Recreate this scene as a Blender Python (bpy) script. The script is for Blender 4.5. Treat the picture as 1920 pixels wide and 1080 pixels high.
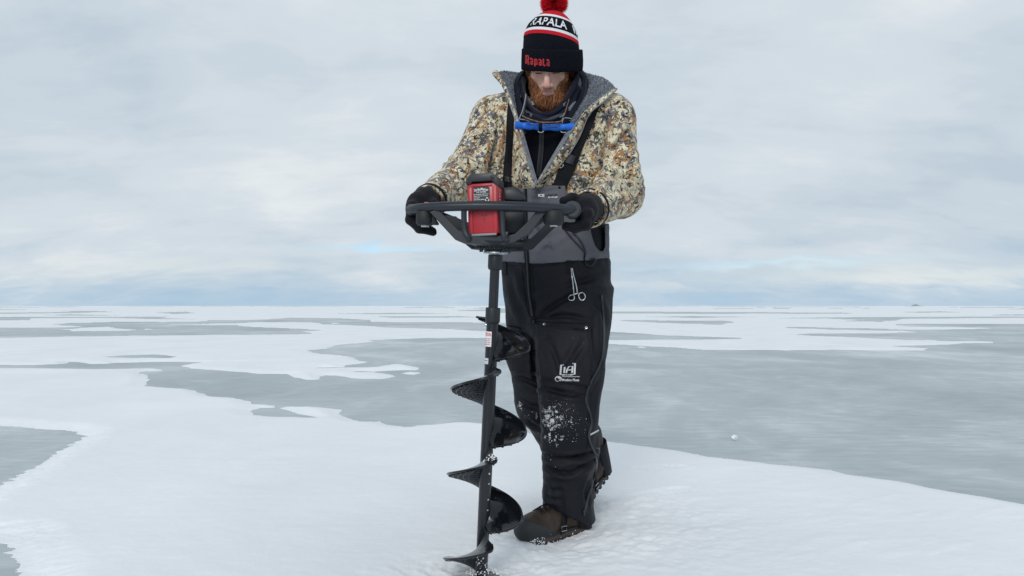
import bpy, bmesh, math, random
import numpy as np
from mathutils import Vector, Matrix
from mathutils.bvhtree import BVHTree

random.seed(7)
rng = np.random.default_rng(11)
R = math.radians
SC = bpy.context.scene
COL = SC.collection
for _o in list(bpy.data.objects):
    bpy.data.objects.remove(_o)

# ------------------------------------------------------------------ camera, sky, sun, exposure
F = 1390.0          # focal length in photo pixels (1920 wide)
H = 0.84            # lens height above the ice
HY = 573.5          # photo row of the horizon
cam_d = bpy.data.cameras.new('camera')
cam = bpy.data.objects.new('camera', cam_d)
COL.objects.link(cam)
cam.location = (0, 0, H)
cam.rotation_euler = (R(90), 0, 0)
cam_d.sensor_width = 36.0
cam_d.lens = 36.0 * F / 1920.0
cam_d.shift_y = (HY - 540.0) / 1920.0
cam_d.clip_start = 0.05
cam_d.clip_end = 60000
SC.camera = cam

SUN_EL, SUN_AZ = R(29), R(196)      # azimuth clockwise from +Y (north)
w = bpy.data.worlds.new('World')
SC.world = w
w.use_nodes = True
nt = w.node_tree
nt.nodes.clear()
def wn(t, **k):
    n = nt.nodes.new(t)
    for a, b in k.items():
        setattr(n, a, b)
    return n
def wl(a, b): nt.links.new(a, b)
SKY_STRENGTH = 0.1
out = wn('ShaderNodeOutputWorld')
bg = wn('ShaderNodeBackground'); bg.inputs[1].default_value = SKY_STRENGTH
wl(bg.outputs[0], out.inputs[0])
sky = wn('ShaderNodeTexSky', sky_type='NISHITA', sun_disc=False)
sky.sun_elevation = SUN_EL
sky.sun_rotation = SUN_AZ
sky.air_density = 1.0; sky.dust_density = 0.2; sky.ozone_density = 1.6
tc = wn('ShaderNodeTexCoord')
sep = wn('ShaderNodeSeparateXYZ'); wl(tc.outputs['Generated'], sep.inputs[0])
def wmath(op, a, b=None, clamp=False):
    n = wn('ShaderNodeMath', operation=op, use_clamp=clamp)
    for i, v in enumerate((a, b)):
        if v is None: continue
        if isinstance(v, (int, float)): n.inputs[i].default_value = v
        else: wl(v, n.inputs[i])
    return n.outputs[0]
def wramp(fac, stops, interp='EASE'):
    n = wn('ShaderNodeValToRGB')
    n.color_ramp.interpolation = interp
    e = n.color_ramp.elements
    while len(e) < len(stops): e.new(0.5)
    for i, (p, c) in enumerate(stops):
        e[i].position = p
        e[i].color = (*c, 1) if len(c) == 3 else c
    wl(fac, n.inputs[0])
    return n.outputs[0]
def wmix(fac, a, b, blend='MIX'):
    n = wn('ShaderNodeMix', data_type='RGBA', blend_type=blend)
    for i, v in ((0, fac), (6, a), (7, b)):
        if isinstance(v, (int, float)): n.inputs[i].default_value = v
        elif isinstance(v, tuple): n.inputs[i].default_value = (*v, 1)
        else: wl(v, n.inputs[i])
    return n.outputs[2]
zc = wmath('MAXIMUM', sep.outputs[2], 0.0)
inv = wmath('DIVIDE', 1.0, wmath('ADD', zc, 0.30))
uv = wn('ShaderNodeCombineXYZ')
wl(wmath('MULTIPLY', sep.outputs[0], inv), uv.inputs[0])
wl(wmath('MULTIPLY', sep.outputs[1], inv), uv.inputs[1])
def wnoise(scale, detail, rough, loc=(0, 0, 0), sc=(1, 1, 1), rot=0.0, dist=0.0):
    m = wn('ShaderNodeMapping')
    m.inputs['Location'].default_value = loc
    m.inputs['Rotation'].default_value = (0, 0, rot)
    m.inputs['Scale'].default_value = sc
    wl(uv.outputs[0], m.inputs[0])
    n = wn('ShaderNodeTexNoise')
    n.inputs['Scale'].default_value = scale
    n.inputs['Detail'].default_value = detail
    n.inputs['Roughness'].default_value = rough
    n.inputs['Distortion'].default_value = dist
    wl(m.outputs[0], n.inputs['Vector'])
    return n.outputs[0]
big = wnoise(1.1, 2.5, 0.5, (3.1, 1.7, 0), (1, 1, 1), R(-16))
mid = wnoise(2.6, 5.0, 0.55, (9.2, 4.4, 0), (0.8, 1.3, 1), R(-14), 0.4)
fine = wnoise(7.5, 5.0, 0.6, (1.3, 7.9, 0), (0.7, 1.4, 1), R(-14), 0.6)
dens = wmath('ADD', wmath('ADD', wmath('MULTIPLY', big, 0.46), wmath('MULTIPLY', mid, 0.40)), wmath('MULTIPLY', fine, 0.14))
k = 1.0 / SKY_STRENGTH
def s2l(r, g, b):
    f = lambda c: (c / 255 / 12.92) if c / 255 <= 0.04045 else ((c / 255 + 0.055) / 1.055) ** 2.4
    return (f(r), f(g), f(b))
def kk(c): return tuple(v * k for v in c)
cloud = wramp(dens, [(0.37, s2l(190, 205, 217)), (0.45, s2l(201, 213, 223)), (0.53, s2l(210, 220, 228)), (0.68, s2l(229, 235, 238))])
low = wramp(dens, [(0.38, s2l(174, 199, 219)), (0.47, s2l(189, 208, 222)), (0.54, s2l(204, 217, 226)), (0.61, s2l(224, 230, 233))])
elev = wmath('ADD', zc, wmath('MULTIPLY', wmath('SUBTRACT', mid, 0.5), 0.06))
hmix = wramp(elev, [(0.0, (0, 0, 0)), (0.015, (0.05,) * 3), (0.05, (0.55,) * 3), (0.10, (1, 1, 1))])
over = wmix(hmix, low, cloud)
hb = wramp(wmath('ADD', zc, wmath('MULTIPLY', wmath('SUBTRACT', fine, 0.5), 0.022)), [(0.0, (1, 1, 1)), (0.012, (0.85,) * 3), (0.032, (0, 0, 0))])
over = wmix(wmath('MULTIPLY', hb, 0.55), over, s2l(168, 197, 221))
vb = wmix(1.0, over, (k, k, k), 'MULTIPLY')
# two thin breaks in the cloud deck, low over the horizon, where the clear sky shows
ay = wmath('MAXIMUM', sep.outputs[1], 0.05)
dir_a = wmath('DIVIDE', sep.outputs[0], ay); dir_e = wmath('ADD', wmath('DIVIDE', sep.outputs[2], ay), wmath('MULTIPLY', wmath('SUBTRACT', fine, 0.5), 0.035))
def brk(a0, wa, e0, we, slope=0.0):
    da = wmath('DIVIDE', wmath('SUBTRACT', dir_a, a0), wa)
    de = wmath('DIVIDE', wmath('SUBTRACT', wmath('SUBTRACT', dir_e, e0), wmath('MULTIPLY', wmath('SUBTRACT', dir_a, a0), slope)), we)
    return wmath('POWER', 2.718, wmath('MULTIPLY', wmath('ADD', wmath('MULTIPLY', da, da), wmath('MULTIPLY', de, de)), -1.0))
gap = wmath('ADD', wmath('MULTIPLY', brk(-0.175, 0.085, 0.0785, 0.0042), 0.55), wmath('MULTIPLY', brk(0.36, 0.16, 0.058, 0.005, 0.03), 0.28), clamp=True)
clear = wmix(1.0, sky.outputs[0], (0.70, 0.98, 1.30), 'MULTIPLY')
bank = wmath('ADD', wmath('MULTIPLY', brk(0.56, 0.20, 0.040, 0.013), 0.75), wmath('MULTIPLY', brk(-0.48, 0.22, 0.052, 0.009), 0.45), clamp=True)
vb = wmix(bank, vb, tuple(c_ * k for c_ in s2l(228, 234, 233)))
skyc = wmix(gap, vb, clear)
wl(skyc, bg.inputs[0])

sd_ = bpy.data.lights.new('sun', 'SUN')
sd_.energy = 1.35; sd_.angle = R(24); sd_.color = (1.0, 0.97, 0.93)
sun = bpy.data.objects.new('sun', sd_); COL.objects.link(sun)
_d = Vector((math.sin(SUN_AZ) * math.cos(SUN_EL), math.cos(SUN_AZ) * math.cos(SUN_EL), math.sin(SUN_EL)))
sun.rotation_euler = _d.to_track_quat('Z', 'Y').to_euler()
sun.location = (0, 0, 30)

SC.view_settings.view_transform = 'Standard'
SC.view_settings.look = 'None'
SC.view_settings.exposure = 0.0
SC.view_settings.gamma = 1.0
SC.view_settings.use_curve_mapping = False

# ------------------------------------------------------------------ helpers
def P(px, py, Y):
    """world point at distance Y in front of the lens for a photo reading (px, py)"""
    return np.array([(px - 960) / F * Y, Y, H - (py - HY) / F * Y])
def proj(v):
    v = np.asarray(v)
    return 960 + F * v[..., 0] / v[..., 1], HY + F * (H - v[..., 2]) / v[..., 1]

def tag(o, label=None, cat=None, group=None, kind=None):
    for k_, v_ in (('label', label), ('category', cat), ('group', group), ('kind', kind)):
        if v_: o[k_] = v_
    return o
def empty(name, loc, label, cat, group=None):
    o = bpy.data.objects.new(name, None); COL.objects.link(o)
    o.empty_display_size = 0.1
    o.location = loc
    return tag(o, label, cat, group)
def rootloc(o):
    p = np.zeros(3)
    while o is not None:
        p = p + np.array(o.location); o = o.parent
    return p
def mesh_obj(name, verts, faces, mats, parent=None, smooth=True, fmat=None, loc=None):
    """world-space verts -> one mesh object (numpy arrays or lists)"""
    verts = np.asarray(verts, dtype=np.float64).reshape(-1, 3)
    off = rootloc(parent) if parent is not None else np.zeros(3)
    if loc is not None: off = off + np.asarray(loc)
    me = bpy.data.meshes.new(name)
    v = verts - off
    if isinstance(faces, np.ndarray):
        n, m = faces.shape
        me.vertices.add(len(v)); me.vertices.foreach_set('co', v.astype(np.float32).ravel())
        me.loops.add(n * m); me.loops.foreach_set('vertex_index', faces.astype(np.int32).ravel())
        me.polygons.add(n); me.polygons.foreach_set('loop_start', np.arange(0, n * m, m, dtype=np.int32))
        me.update(calc_edges=True)
    else:
        me.from_pydata([tuple(x) for x in v], [], [tuple(f) for f in faces]); me.update()
    if not isinstance(mats, (list, tuple)): mats = [mats]
    for m_ in mats: me.materials.append(m_)
    if fmat is not None: me.polygons.foreach_set('material_index', np.asarray(fmat, dtype=np.int32))
    if smooth: me.polygons.foreach_set('use_smooth', np.ones(len(me.polygons), dtype=bool))
    me.validate()
    o = bpy.data.objects.new(name, me); COL.objects.link(o)
    if parent is not None: o.parent = parent
    if loc is not None: o.location = loc
    return o
def add_attr(o, name, vals):
    a = o.data.attributes.new(name, 'FLOAT', 'POINT')
    a.data.foreach_set('value', np.asarray(vals, dtype=np.float32))

class MB:
    """collects geometry for one mesh object"""
    def __init__(s): s.v = []; s.f = []; s.m = []; s.n = 0
    def add(s, v, f, m=0):
        v = np.asarray(v, float).reshape(-1, 3)
        s.v.append(v); b = s.n
        for q in f: s.f.append(tuple(int(i) + b for i in q)); s.m.append(m)
        s.n += len(v); return s
    def box(s, c, size, rot=None, bev=0.0, m=0):
        sx, sy, sz = [x / 2 for x in size]
        bm = bmesh.new(); bmesh.ops.create_cube(bm, size=1)
        for v in bm.verts: v.co = Vector((v.co.x * 2 * sx, v.co.y * 2 * sy, v.co.z * 2 * sz))
        if bev > 0: bmesh.ops.bevel(bm, geom=list(bm.edges), offset=bev, segments=2, affect='EDGES', profile=0.5)
        M = Matrix(rot) if rot is not None else Matrix.Identity(3)
        vs = [np.array(M @ v.co) + np.asarray(c) for v in bm.verts]
        bm.verts.index_update()
        fs = [[v.index for v in f.verts] for f in bm.faces]
        bm.free()
        return s.add(vs, fs, m)
    def tube(s, pts, rad, n=12, closed=False, cap=True, m=0, flat=None, up=None):
        """swept tube; rad scalar or list; flat=(a,b) multiplies the two cross axes"""
        pts = np.asarray(pts, float); k_ = len(pts)
        rad = np.full(k_, rad, float) if np.isscalar(rad) else np.asarray(rad, float)
        T = np.gradient(pts, axis=0) if not closed else (np.roll(pts, -1, 0) - np.roll(pts, 1, 0))
        T /= np.linalg.norm(T, axis=1)[:, None] + 1e-12
        u = np.array(up if up is not None else (0, 0, 1.0), float)
        if up is None and abs(T[0] @ u) > 0.9: u = np.array((0, 1.0, 0))
        vs = []
        a, b = flat if flat else (1, 1)
        for i in range(k_):
            if up is not None: u = np.array(up, float)
            s1 = np.cross(T[i], u); s1 /= np.linalg.norm(s1) + 1e-12
            u2 = np.cross(s1, T[i]); u = u2
            for j in range(n):
                t = 2 * math.pi * j / n
                vs.append(pts[i] + rad[i] * (a * math.cos(t) * s1 + b * math.sin(t) * u2))
        fs = []
        for i in range(k_ if closed else k_ - 1):
            i2 = (i + 1) % k_
            for j in range(n):
                j2 = (j + 1) % n
                fs.append((i * n + j, i * n + j2, i2 * n + j2, i2 * n + j))
        if cap and not closed:
            fs.append(tuple(reversed(range(n)))); fs.append(tuple((k_ - 1) * n + j for j in range(n)))
        return s.add(vs, fs, m)
    def lathe(s, prof, origin=(0, 0, 0), axis=(0, 0, 1), n=32, m=0, cap=True):
        """prof: list of (r, h) along axis"""
        ax = np.asarray(axis, float); ax = ax / np.linalg.norm(ax)
        t = np.array((1.0, 0, 0)) if abs(ax[0]) < 0.9 else np.array((0, 1.0, 0))
        e1 = np.cross(ax, t); e1 /= np.linalg.norm(e1); e2 = np.cross(ax, e1)
        o = np.asarray(origin, float); vs = []; fs = []
        for r, h in prof:
            for j in range(n):
                a = 2 * math.pi * j / n
                vs.append(o + ax * h + r * (math.cos(a) * e1 + math.sin(a) * e2))
        for i in range(len(prof) - 1):
            for j in range(n):
                j2 = (j + 1) % n
                fs.append((i * n + j, i * n + j2, (i + 1) * n + j2, (i + 1) * n + j))
        if cap:
            fs.append(tuple(reversed(range(n)))); fs.append(tuple((len(prof) - 1) * n + j for j in range(n)))
        return s.add(vs, fs, m)
    def grid(s, G, m=0, wrap=False, flip=False):
        G = np.asarray(G, float); a, b = G.shape[:2]
        fs = []
        for i in range(a - 1):
            for j in range(b if wrap else b - 1):
                j2 = (j + 1) % b
                q = (i * b + j, i * b + j2, (i + 1) * b + j2, (i + 1) * b + j)
                fs.append(q[::-1] if flip else q)
        return s.add(G.reshape(-1, 3), fs, m)
    def prism(s, outline, y0, y1, m=0, bev=0.0):
        """outline in (x,z) world, extruded along y from y0 to y1"""
        n = len(outline)
        bm = bmesh.new()
        f_ = bm.faces.new([bm.verts.new((x, y0, z)) for x, z in outline])
        r = bmesh.ops.extrude_face_region(bm, geom=[f_])
        for v in [g for g in r['geom'] if isinstance(g, bmesh.types.BMVert)]: v.co.y += (y1 - y0)
        bmesh.ops.recalc_face_normals(bm, faces=list(bm.faces))
        if bev > 0:
            bmesh.ops.bevel(bm, geom=list(bm.edges), offset=bev, segments=2, affect='EDGES', profile=0.5)
        bm.verts.index_update()
        s.add([tuple(v.co) for v in bm.verts], [[v.index for v in f.verts] for f in bm.faces], m)
        bm.free(); return s
    def build(s, name, mats, parent=None, smooth=True, angle=40):
        o = mesh_obj(name, np.concatenate(s.v), s.f, mats, parent, smooth, s.m)
        if smooth and angle: sharp(o, angle)
        return o
def sharp(o, angle=40):
    me = o.data
    bm = bmesh.new(); bm.from_mesh(me)
    lim = R(angle)
    for e in bm.edges:
        if len(e.link_faces) == 2 and e.calc_face_angle(0) > lim: e.smooth = False
    bm.to_mesh(me); bm.free()

def spline(pts, n, closed=False):
    """Catmull-Rom through pts, n samples per span"""
    p = np.asarray(pts, float); m = len(p); outp = []
    spans = m if closed else m - 1
    for i in range(spans):
        if closed: a, b, c, d = p[(i - 1) % m], p[i], p[(i + 1) % m], p[(i + 2) % m]
        else:
            b, c = p[i], p[i + 1]
            a = p[i - 1] if i > 0 else 2 * b - c
            d = p[i + 2] if i + 2 < m else 2 * c - b
        for t in np.arange(n) / n:
            outp.append(0.5 * ((2 * b) + (c - a) * t + (2 * a - 5 * b + 4 * c - d) * t * t + (3 * b - a - 3 * c + d) * t ** 3))
    if not closed: outp.append(p[-1])
    return np.array(outp)

# ---- noise (value gradient) in numpy
def _hash(ix, iy, iz, seed):
    h = (ix.astype(np.int64) * 374761393 + iy.astype(np.int64) * 668265263 + iz.astype(np.int64) * 2147483647 + seed * 974634777) & 0xFFFFFFFF
    h = ((h ^ (h >> 13)) * 1274126177) & 0xFFFFFFFF
    h = (h ^ (h >> 16))
    return (h & 0xFFFF).astype(np.float32) / 32767.5 - 1.0
def vnoise(x, y, z=None, seed=0):
    x = np.asarray(x, float); y = np.asarray(y, float)
    z = np.zeros_like(x) if z is None else np.asarray(z, float)
    xi, yi, zi = np.floor(x), np.floor(y), np.floor(z)
    fx, fy, fz = x - xi, y - yi, z - zi
    u, v, w_ = [f * f * f * (f * (f * 6 - 15) + 10) for f in (fx, fy, fz)]
    r = 0
    flat = not np.any(fz)
    for dz in ((0,) if flat else (0, 1)):
        for dy in (0, 1):
            for dx in (0, 1):
                wt = (u if dx else 1 - u) * (v if dy else 1 - v) * (1 if flat else (w_ if dz else 1 - w_))
                r = r + wt * _hash(xi + dx, yi + dy, zi + dz, seed)
    return r
def fbm(x, y, z=None, oct=4, seed=0, gain=0.5):
    r = 0; a = 1.0; f = 1.0; t = 0
    for i in range(oct):
        r = r + a * vnoise(x * f, y * f, None if z is None else z * f, seed + i * 17); t += a
        a *= gain; f *= 2.03
    return r / t
def sstep(a, b, x):
    t = np.clip((x - a) / (b - a), 0, 1); return t * t * (3 - 2 * t)

def poly_sd(x, y, poly):
    """signed distance to polygon, positive inside"""
    poly = np.asarray(poly, float); n = len(poly)
    d = np.full(x.shape, 1e18); inside = np.zeros(x.shape, bool)
    for i in range(n):
        ax, ay = poly[i]; bx, by = poly[(i + 1) % n]
        ex, ey = bx - ax, by - ay
        wx, wy = x - ax, y - ay
        t = np.clip((wx * ex + wy * ey) / (ex * ex + ey * ey + 1e-12), 0, 1)
        d = np.minimum(d, (wx - ex * t) ** 2 + (wy - ey * t) ** 2)
        c = (ay > y) != (by > y)
        if by != ay: inside ^= c & (x < ex * (y - ay) / (by - ay) + ax)
    d = np.sqrt(d)
    return np.where(inside, d, -d)

# ---- materials
def mat(name, color, rough=0.6, metal=0.0, spec=0.5, bump=None, var=None, sheen=0.0, coat=0.0, sss=0.0, rvar=None):
    """principled material with optional noise colour variation (amount, scale) and bump (strength, scale[, dist])"""
    m = bpy.data.materials.new(name); m.use_nodes = True
    t = m.node_tree; b = t.nodes['Principled BSDF']
    b.inputs['Base Color'].default_value = (*color, 1)
    b.inputs['Roughness'].default_value = rough
    b.inputs['Metallic'].default_value = metal
    b.inputs['Specular IOR Level'].default_value = spec
    b.inputs['Sheen Weight'].default_value = sheen
    b.inputs['Coat Weight'].default_value = coat
    if sss:
        b.inputs['Subsurface Weight'].default_value = sss
        b.inputs['Subsurface Radius'].default_value = (0.012, 0.005, 0.003)
        b.inputs['Subsurface Scale'].default_value = 0.6
    tcn = t.nodes.new('ShaderNodeTexCoord')
    def noise(scale, detail=4, rough_=0.55, vec=None):
        n = t.nodes.new('ShaderNodeTexNoise')
        n.inputs['Scale'].default_value = scale; n.inputs['Detail'].default_value = detail
        n.inputs['Roughness'].default_value = rough_
        t.links.new(vec or tcn.outputs['Object'], n.inputs['Vector'])
        return n
    if var:
        n = noise(var[1])
        rp = t.nodes.new('ShaderNodeValToRGB')
        rp.color_ramp.elements[0].position = 0.3; rp.color_ramp.elements[1].position = 0.7
        rp.color_ramp.elements[0].color = (*[c * (1 - var[0]) for c in color], 1)
        rp.color_ramp.elements[1].color = (*[min(1, c * (1 + var[0])) for c in color], 1)
        t.links.new(n.outputs[0], rp.inputs[0]); t.links.new(rp.outputs[0], b.inputs['Base Color'])
    if rvar:
        n = noise(rvar[1])
        mr = t.nodes.new('ShaderNodeMapRange')
        mr.inputs[3].default_value = max(0, rough - rvar[0]); mr.inputs[4].default_value = min(1, rough + rvar[0])
        mr.inputs[1].default_value = 0.3; mr.inputs[2].default_value = 0.7
        t.links.new(n.outputs[0], mr.inputs[0]); t.links.new(mr.outputs[0], b.inputs['Roughness'])
    if bump:
        n = noise(bump[1], 5, 0.6)
        bp = t.nodes.new('ShaderNodeBump')
        bp.inputs['Strength'].default_value = bump[0]
        bp.inputs['Distance'].default_value = bump[2] if len(bump) > 2 else 0.002
        t.links.new(n.outputs[0], bp.inputs['Height']); t.links.new(bp.outputs[0], b.inputs['Normal'])
    return m
# ------------------------------------------------------------------ the setting: ice sheet, snow cover, far islet
def g2(px, py):
    Y = H * F / (py - HY)
    return ((px - 960) / F * Y, Y)

# grey lake ice
ice = bpy.data.materials.new('lake_ice'); ice.use_nodes = True
t = ice.node_tree; b = t.nodes['Principled BSDF']
geo = t.nodes.new('ShaderNodeNewGeometry')
def tn(vec, scale, detail, rough, sc=(1, 1, 1), rot=0.0, dist=0.0):
    mp = t.nodes.new('ShaderNodeMapping'); mp.inputs['Scale'].default_value = sc; mp.inputs['Rotation'].default_value = (0, 0, rot)
    t.links.new(vec, mp.inputs[0])
    n = t.nodes.new('ShaderNodeTexNoise'); n.inputs['Scale'].default_value = scale; n.inputs['Detail'].default_value = detail
    n.inputs['Roughness'].default_value = rough; n.inputs['Distortion'].default_value = dist
    t.links.new(mp.outputs[0], n.inputs['Vector']); return n.outputs[0]
n1 = tn(geo.outputs['Position'], 0.28, 5, 0.6, (1.0, 0.8, 1), R(12), 0.6)
n2 = tn(geo.outputs['Position'], 1.5, 6, 0.62, (1.0, 0.55, 1), R(14), 0.8)
n3 = tn(geo.outputs['Position'], 9.0, 6, 0.66, (0.45, 1.6, 1), R(10), 0.4)
def tm(op, a, b_):
    n = t.nodes.new('ShaderNodeMath'); n.operation = op
    for i, v in enumerate((a, b_)):
        if isinstance(v, (int, float)): n.inputs[i].default_value = v
        else: t.links.new(v, n.inputs[i])
    return n.outputs[0]
mixv = tm('ADD', tm('ADD', tm('MULTIPLY', n1, 0.42), tm('MULTIPLY', n2, 0.36)), tm('MULTIPLY', n3, 0.22))
rp = t.nodes.new('ShaderNodeValToRGB')
e = rp.color_ramp.elements
e[0].position = 0.38; e[0].color = (0.285, 0.33, 0.352, 1)
e[1].position = 0.63; e[1].color = (0.66, 0.70, 0.71, 1)
e.new(0.50).color = (0.425, 0.472, 0.492, 1)
t.links.new(mixv, rp.inputs[0]); t.links.new(rp.outputs[0], b.inputs['Base Color'])
mr = t.nodes.new('ShaderNodeMapRange'); mr.inputs[1].default_value = 0.35; mr.inputs[2].default_value = 0.65
mr.inputs[3].default_value = 0.34; mr.inputs[4].default_value = 0.6
t.links.new(n2, mr.inputs[0]); t.links.new(mr.outputs[0], b.inputs['Roughness'])
b.inputs['Specular IOR Level'].default_value = 0.3
bp = t.nodes.new('ShaderNodeBump'); bp.inputs['Strength'].default_value = 0.25; bp.inputs['Distance'].default_value = 0.006
t.links.new(n3, bp.inputs['Height']); t.links.new(bp.outputs[0], b.inputs['Normal'])

S_ = 30000.0
tag(mesh_obj('ice_sheet', [(-S_, -50, 0), (S_, -50, 0), (S_, 2 * S_, 0), (-S_, 2 * S_, 0)], [(0, 1, 2, 3)], ice, smooth=False), kind='structure')

# snow cover: one height field, its outline read from the photo and laid on the ice plane
snow_m = bpy.data.materials.new('snow'); snow_m.use_nodes = True
t = snow_m.node_tree; b = t.nodes['Principled BSDF']
geo = t.nodes.new('ShaderNodeNewGeometry')
s1 = tn(geo.outputs['Position'], 1.1, 5, 0.55, (1, 0.7, 1), R(20), 0.3)
s2 = tn(geo.outputs['Position'], 26.0, 6, 0.68, (1, 0.6, 1), R(20))
s3 = tn(geo.outputs['Position'], 160.0, 4, 0.6)
rp = t.nodes.new('ShaderNodeValToRGB'); e = rp.color_ramp.elements
e[0].position = 0.3; e[0].color = (0.775, 0.80, 0.825, 1); e[1].position = 0.7; e[1].color = (0.85, 0.865, 0.882, 1)
t.links.new(s1, rp.inputs[0]); t.links.new(rp.outputs[0], b.inputs['Base Color'])
b.inputs['Roughness'].default_value = 0.75; b.inputs['Specular IOR Level'].default_value = 0.25
b.inputs['Subsurface Weight'].default_value = 0.0
bp = t.nodes.new('ShaderNodeBump'); bp.inputs['Strength'].default_value = 0.35; bp.inputs['Distance'].default_value = 0.006
bp2 = t.nodes.new('ShaderNodeBump'); bp2.inputs['Strength'].default_value = 0.3; bp2.inputs['Distance'].default_value = 0.0015
t.links.new(s2, bp.inputs['Height']); t.links.new(s3, bp2.inputs['Height'])
t.links.new(bp.outputs[0], bp2.inputs['Normal']); t.links.new(bp2.outputs[0], b.inputs['Normal'])

ICE = [  # open grey ice between the snow, (photo px) traced
 # main lead, left arm to the right edge
 [(-300, 690), (0, 684), (60, 685), (120, 682), (135, 679), (160, 680), (168, 683), (200, 682), (215, 680), (300, 679), (455, 679), (370, 681), (336, 686), (350, 691), (400, 694), (418, 695), (440, 697), (480, 701), (530, 702), (545, 708), (575, 712), (600, 712), (603, 707), (612, 704), (640, 706), (680, 711), (720, 711), (745, 706), (738, 702), (710, 700), (655, 698), (665, 696), (700, 697), (730, 695), (752, 694), (776, 694), (783, 690), (765, 685), (735, 684), (715, 687), (690, 690), (640, 691), (610, 692), (585, 692), (600, 689), (650, 689), (640, 685), (660, 683), (692, 679), (675, 675), (665, 670), (640, 666), (600, 663), (573, 657), (612, 654), (635, 646), (690, 643), (700, 638), (740, 636), (800, 634), (905, 634), (1000, 637), (1143, 645), (1200, 648), (1260, 652), (1320, 656), (1420, 657), (1560, 656), (1620, 657), (1735, 657), (1738, 653), (1705, 651), (1675, 649), (1760, 647), (1805, 644), (1866, 644), (1868, 641), (1815, 639.5), (1770, 640), (1720, 638), (1690, 637), (1647, 635), (1595, 632), (1540, 630.5), (1491, 627.5), (1525, 625.3), (1600, 625.5), (1705, 624), (1728, 622.5), (1690, 620), (1640, 620), (1600, 618.5), (1640, 617.5), (1720, 618.5), (1800, 618), (1868, 616), (1840, 614.5), (1760, 613), (1715, 612.5), (1690, 610), (1665, 608.5), (1730, 607), (1920, 608), (2500, 607), (2500, 1040), (1920, 946), (1850, 932), (1770, 918), (1690, 902), (1590, 888), (1560, 880), (1440, 868), (1330, 855), (1260, 843), (1185, 833), (1130, 827), (1060, 822), (1000, 815), (960, 800), (905, 793), (850, 791), (820, 794), (800, 797), (780, 797), (765, 801), (735, 795), (720, 788), (685, 790), (655, 783), (630, 776), (633, 769), (600, 765), (535, 761), (525, 764), (517, 760), (470, 758), (466, 752), (430, 745), (402, 743), (365, 732), (300, 727), (265, 725), (275, 717), (286, 711), (277, 705), (247, 699), (270, 696), (300, 695), (298, 693), (155, 693.5), (60, 692), (-300, 691.5)],
 [(470, 771), (488, 765), (520, 766), (545, 772), (588, 783), (530, 782), (482, 778)],
 [(170, 670), (230, 667), (290, 665), (322, 666.5), (333, 669.5), (315, 673), (250, 673), (205, 671)],
 [(60, 678.5), (85, 677), (112, 678.3), (85, 679.5)],
 # ponds at the left edge
 [(-400, 790), (0, 797), (50, 800), (75, 804), (140, 810), (152, 818), (132, 832), (100, 850), (98, 856), (60, 880), (0, 912), (-150, 990), (-500, 960)],
 [(-300, 985), (0, 1012), (14, 1030), (24, 1060), (34, 1080), (44, 1130), (-200, 1300), (-600, 1100)],
 # bands further out, left
 [(-500, 617), (0, 614.5), (130, 614), (165, 612.7), (125, 610), (95, 608), (130, 606), (230, 603.5), (310, 604), (375, 603), (395, 600.5), (480, 600), (545, 596), (640, 597), (690, 600), (700, 604), (800, 604), (905, 605), (1000, 606), (1000, 621), (905, 621), (850, 617), (745, 615), (690, 611), (610, 608), (590, 605), (560, 604), (480, 604), (440, 606), (380, 607), (310, 608), (440, 610), (470, 613), (560, 617), (600, 619), (565, 622), (592, 625.5), (545, 627), (400, 628), (150, 631), (0, 634), (-500, 640)],
 [(-400, 596), (0, 594.5), (140, 594), (318, 594), (300, 596.5), (365, 598.5), (300, 598.5), (200, 596), (60, 597), (50, 600), (-400, 602)],
 [(-400, 587.5), (0, 586.5), (100, 585.5), (210, 584.5), (130, 587), (0, 588.5), (-400, 589.5)],
 [(118, 583.5), (170, 583), (215, 585), (150, 585.5)],
 [(300, 586), (345, 584.5), (365, 587), (330, 589)], [(88, 590.5), (130, 589.5), (225, 591.5), (120, 591.7)],
 # bands further out, right of the man
 [(1120, 620), (1165, 623.5), (1250, 629), (1388, 633.5), (1390, 635.5), (1300, 637), (1140, 637.5), (1050, 636)],
 [(1455, 614), (1500, 613.5), (1600, 615.5), (1665, 616.5), (1640, 619.5), (1565, 618.2), (1500, 616)],
 [(1150, 600), (1290, 601.5), (1362, 601.5), (1378, 605), (1345, 609), (1260, 606), (1180, 602.5)],
 [(1440, 597), (1520, 595.5), (1665, 594.5), (1920, 593.5), (2400, 594), (2400, 596.5), (1920, 596), (1700, 598), (1655, 603), (1577, 602.5), (1620, 600), (1550, 597.5)],
 [(1215, 594), (1300, 593), (1420, 594.5), (1300, 596)], [(1480, 586.5), (1580, 586), (1600, 588), (1500, 588.5)], [(1690, 585), (1760, 584), (1800, 585.5), (1720, 586.2)],
 [(1880, 590), (2300, 589), (2300, 592), (1860, 591.5)], [(700, 593.5), (860, 593), (905, 595), (740, 596)], [(640, 588), (760, 586.5), (840, 588), (700, 589.5)],
]
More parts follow.
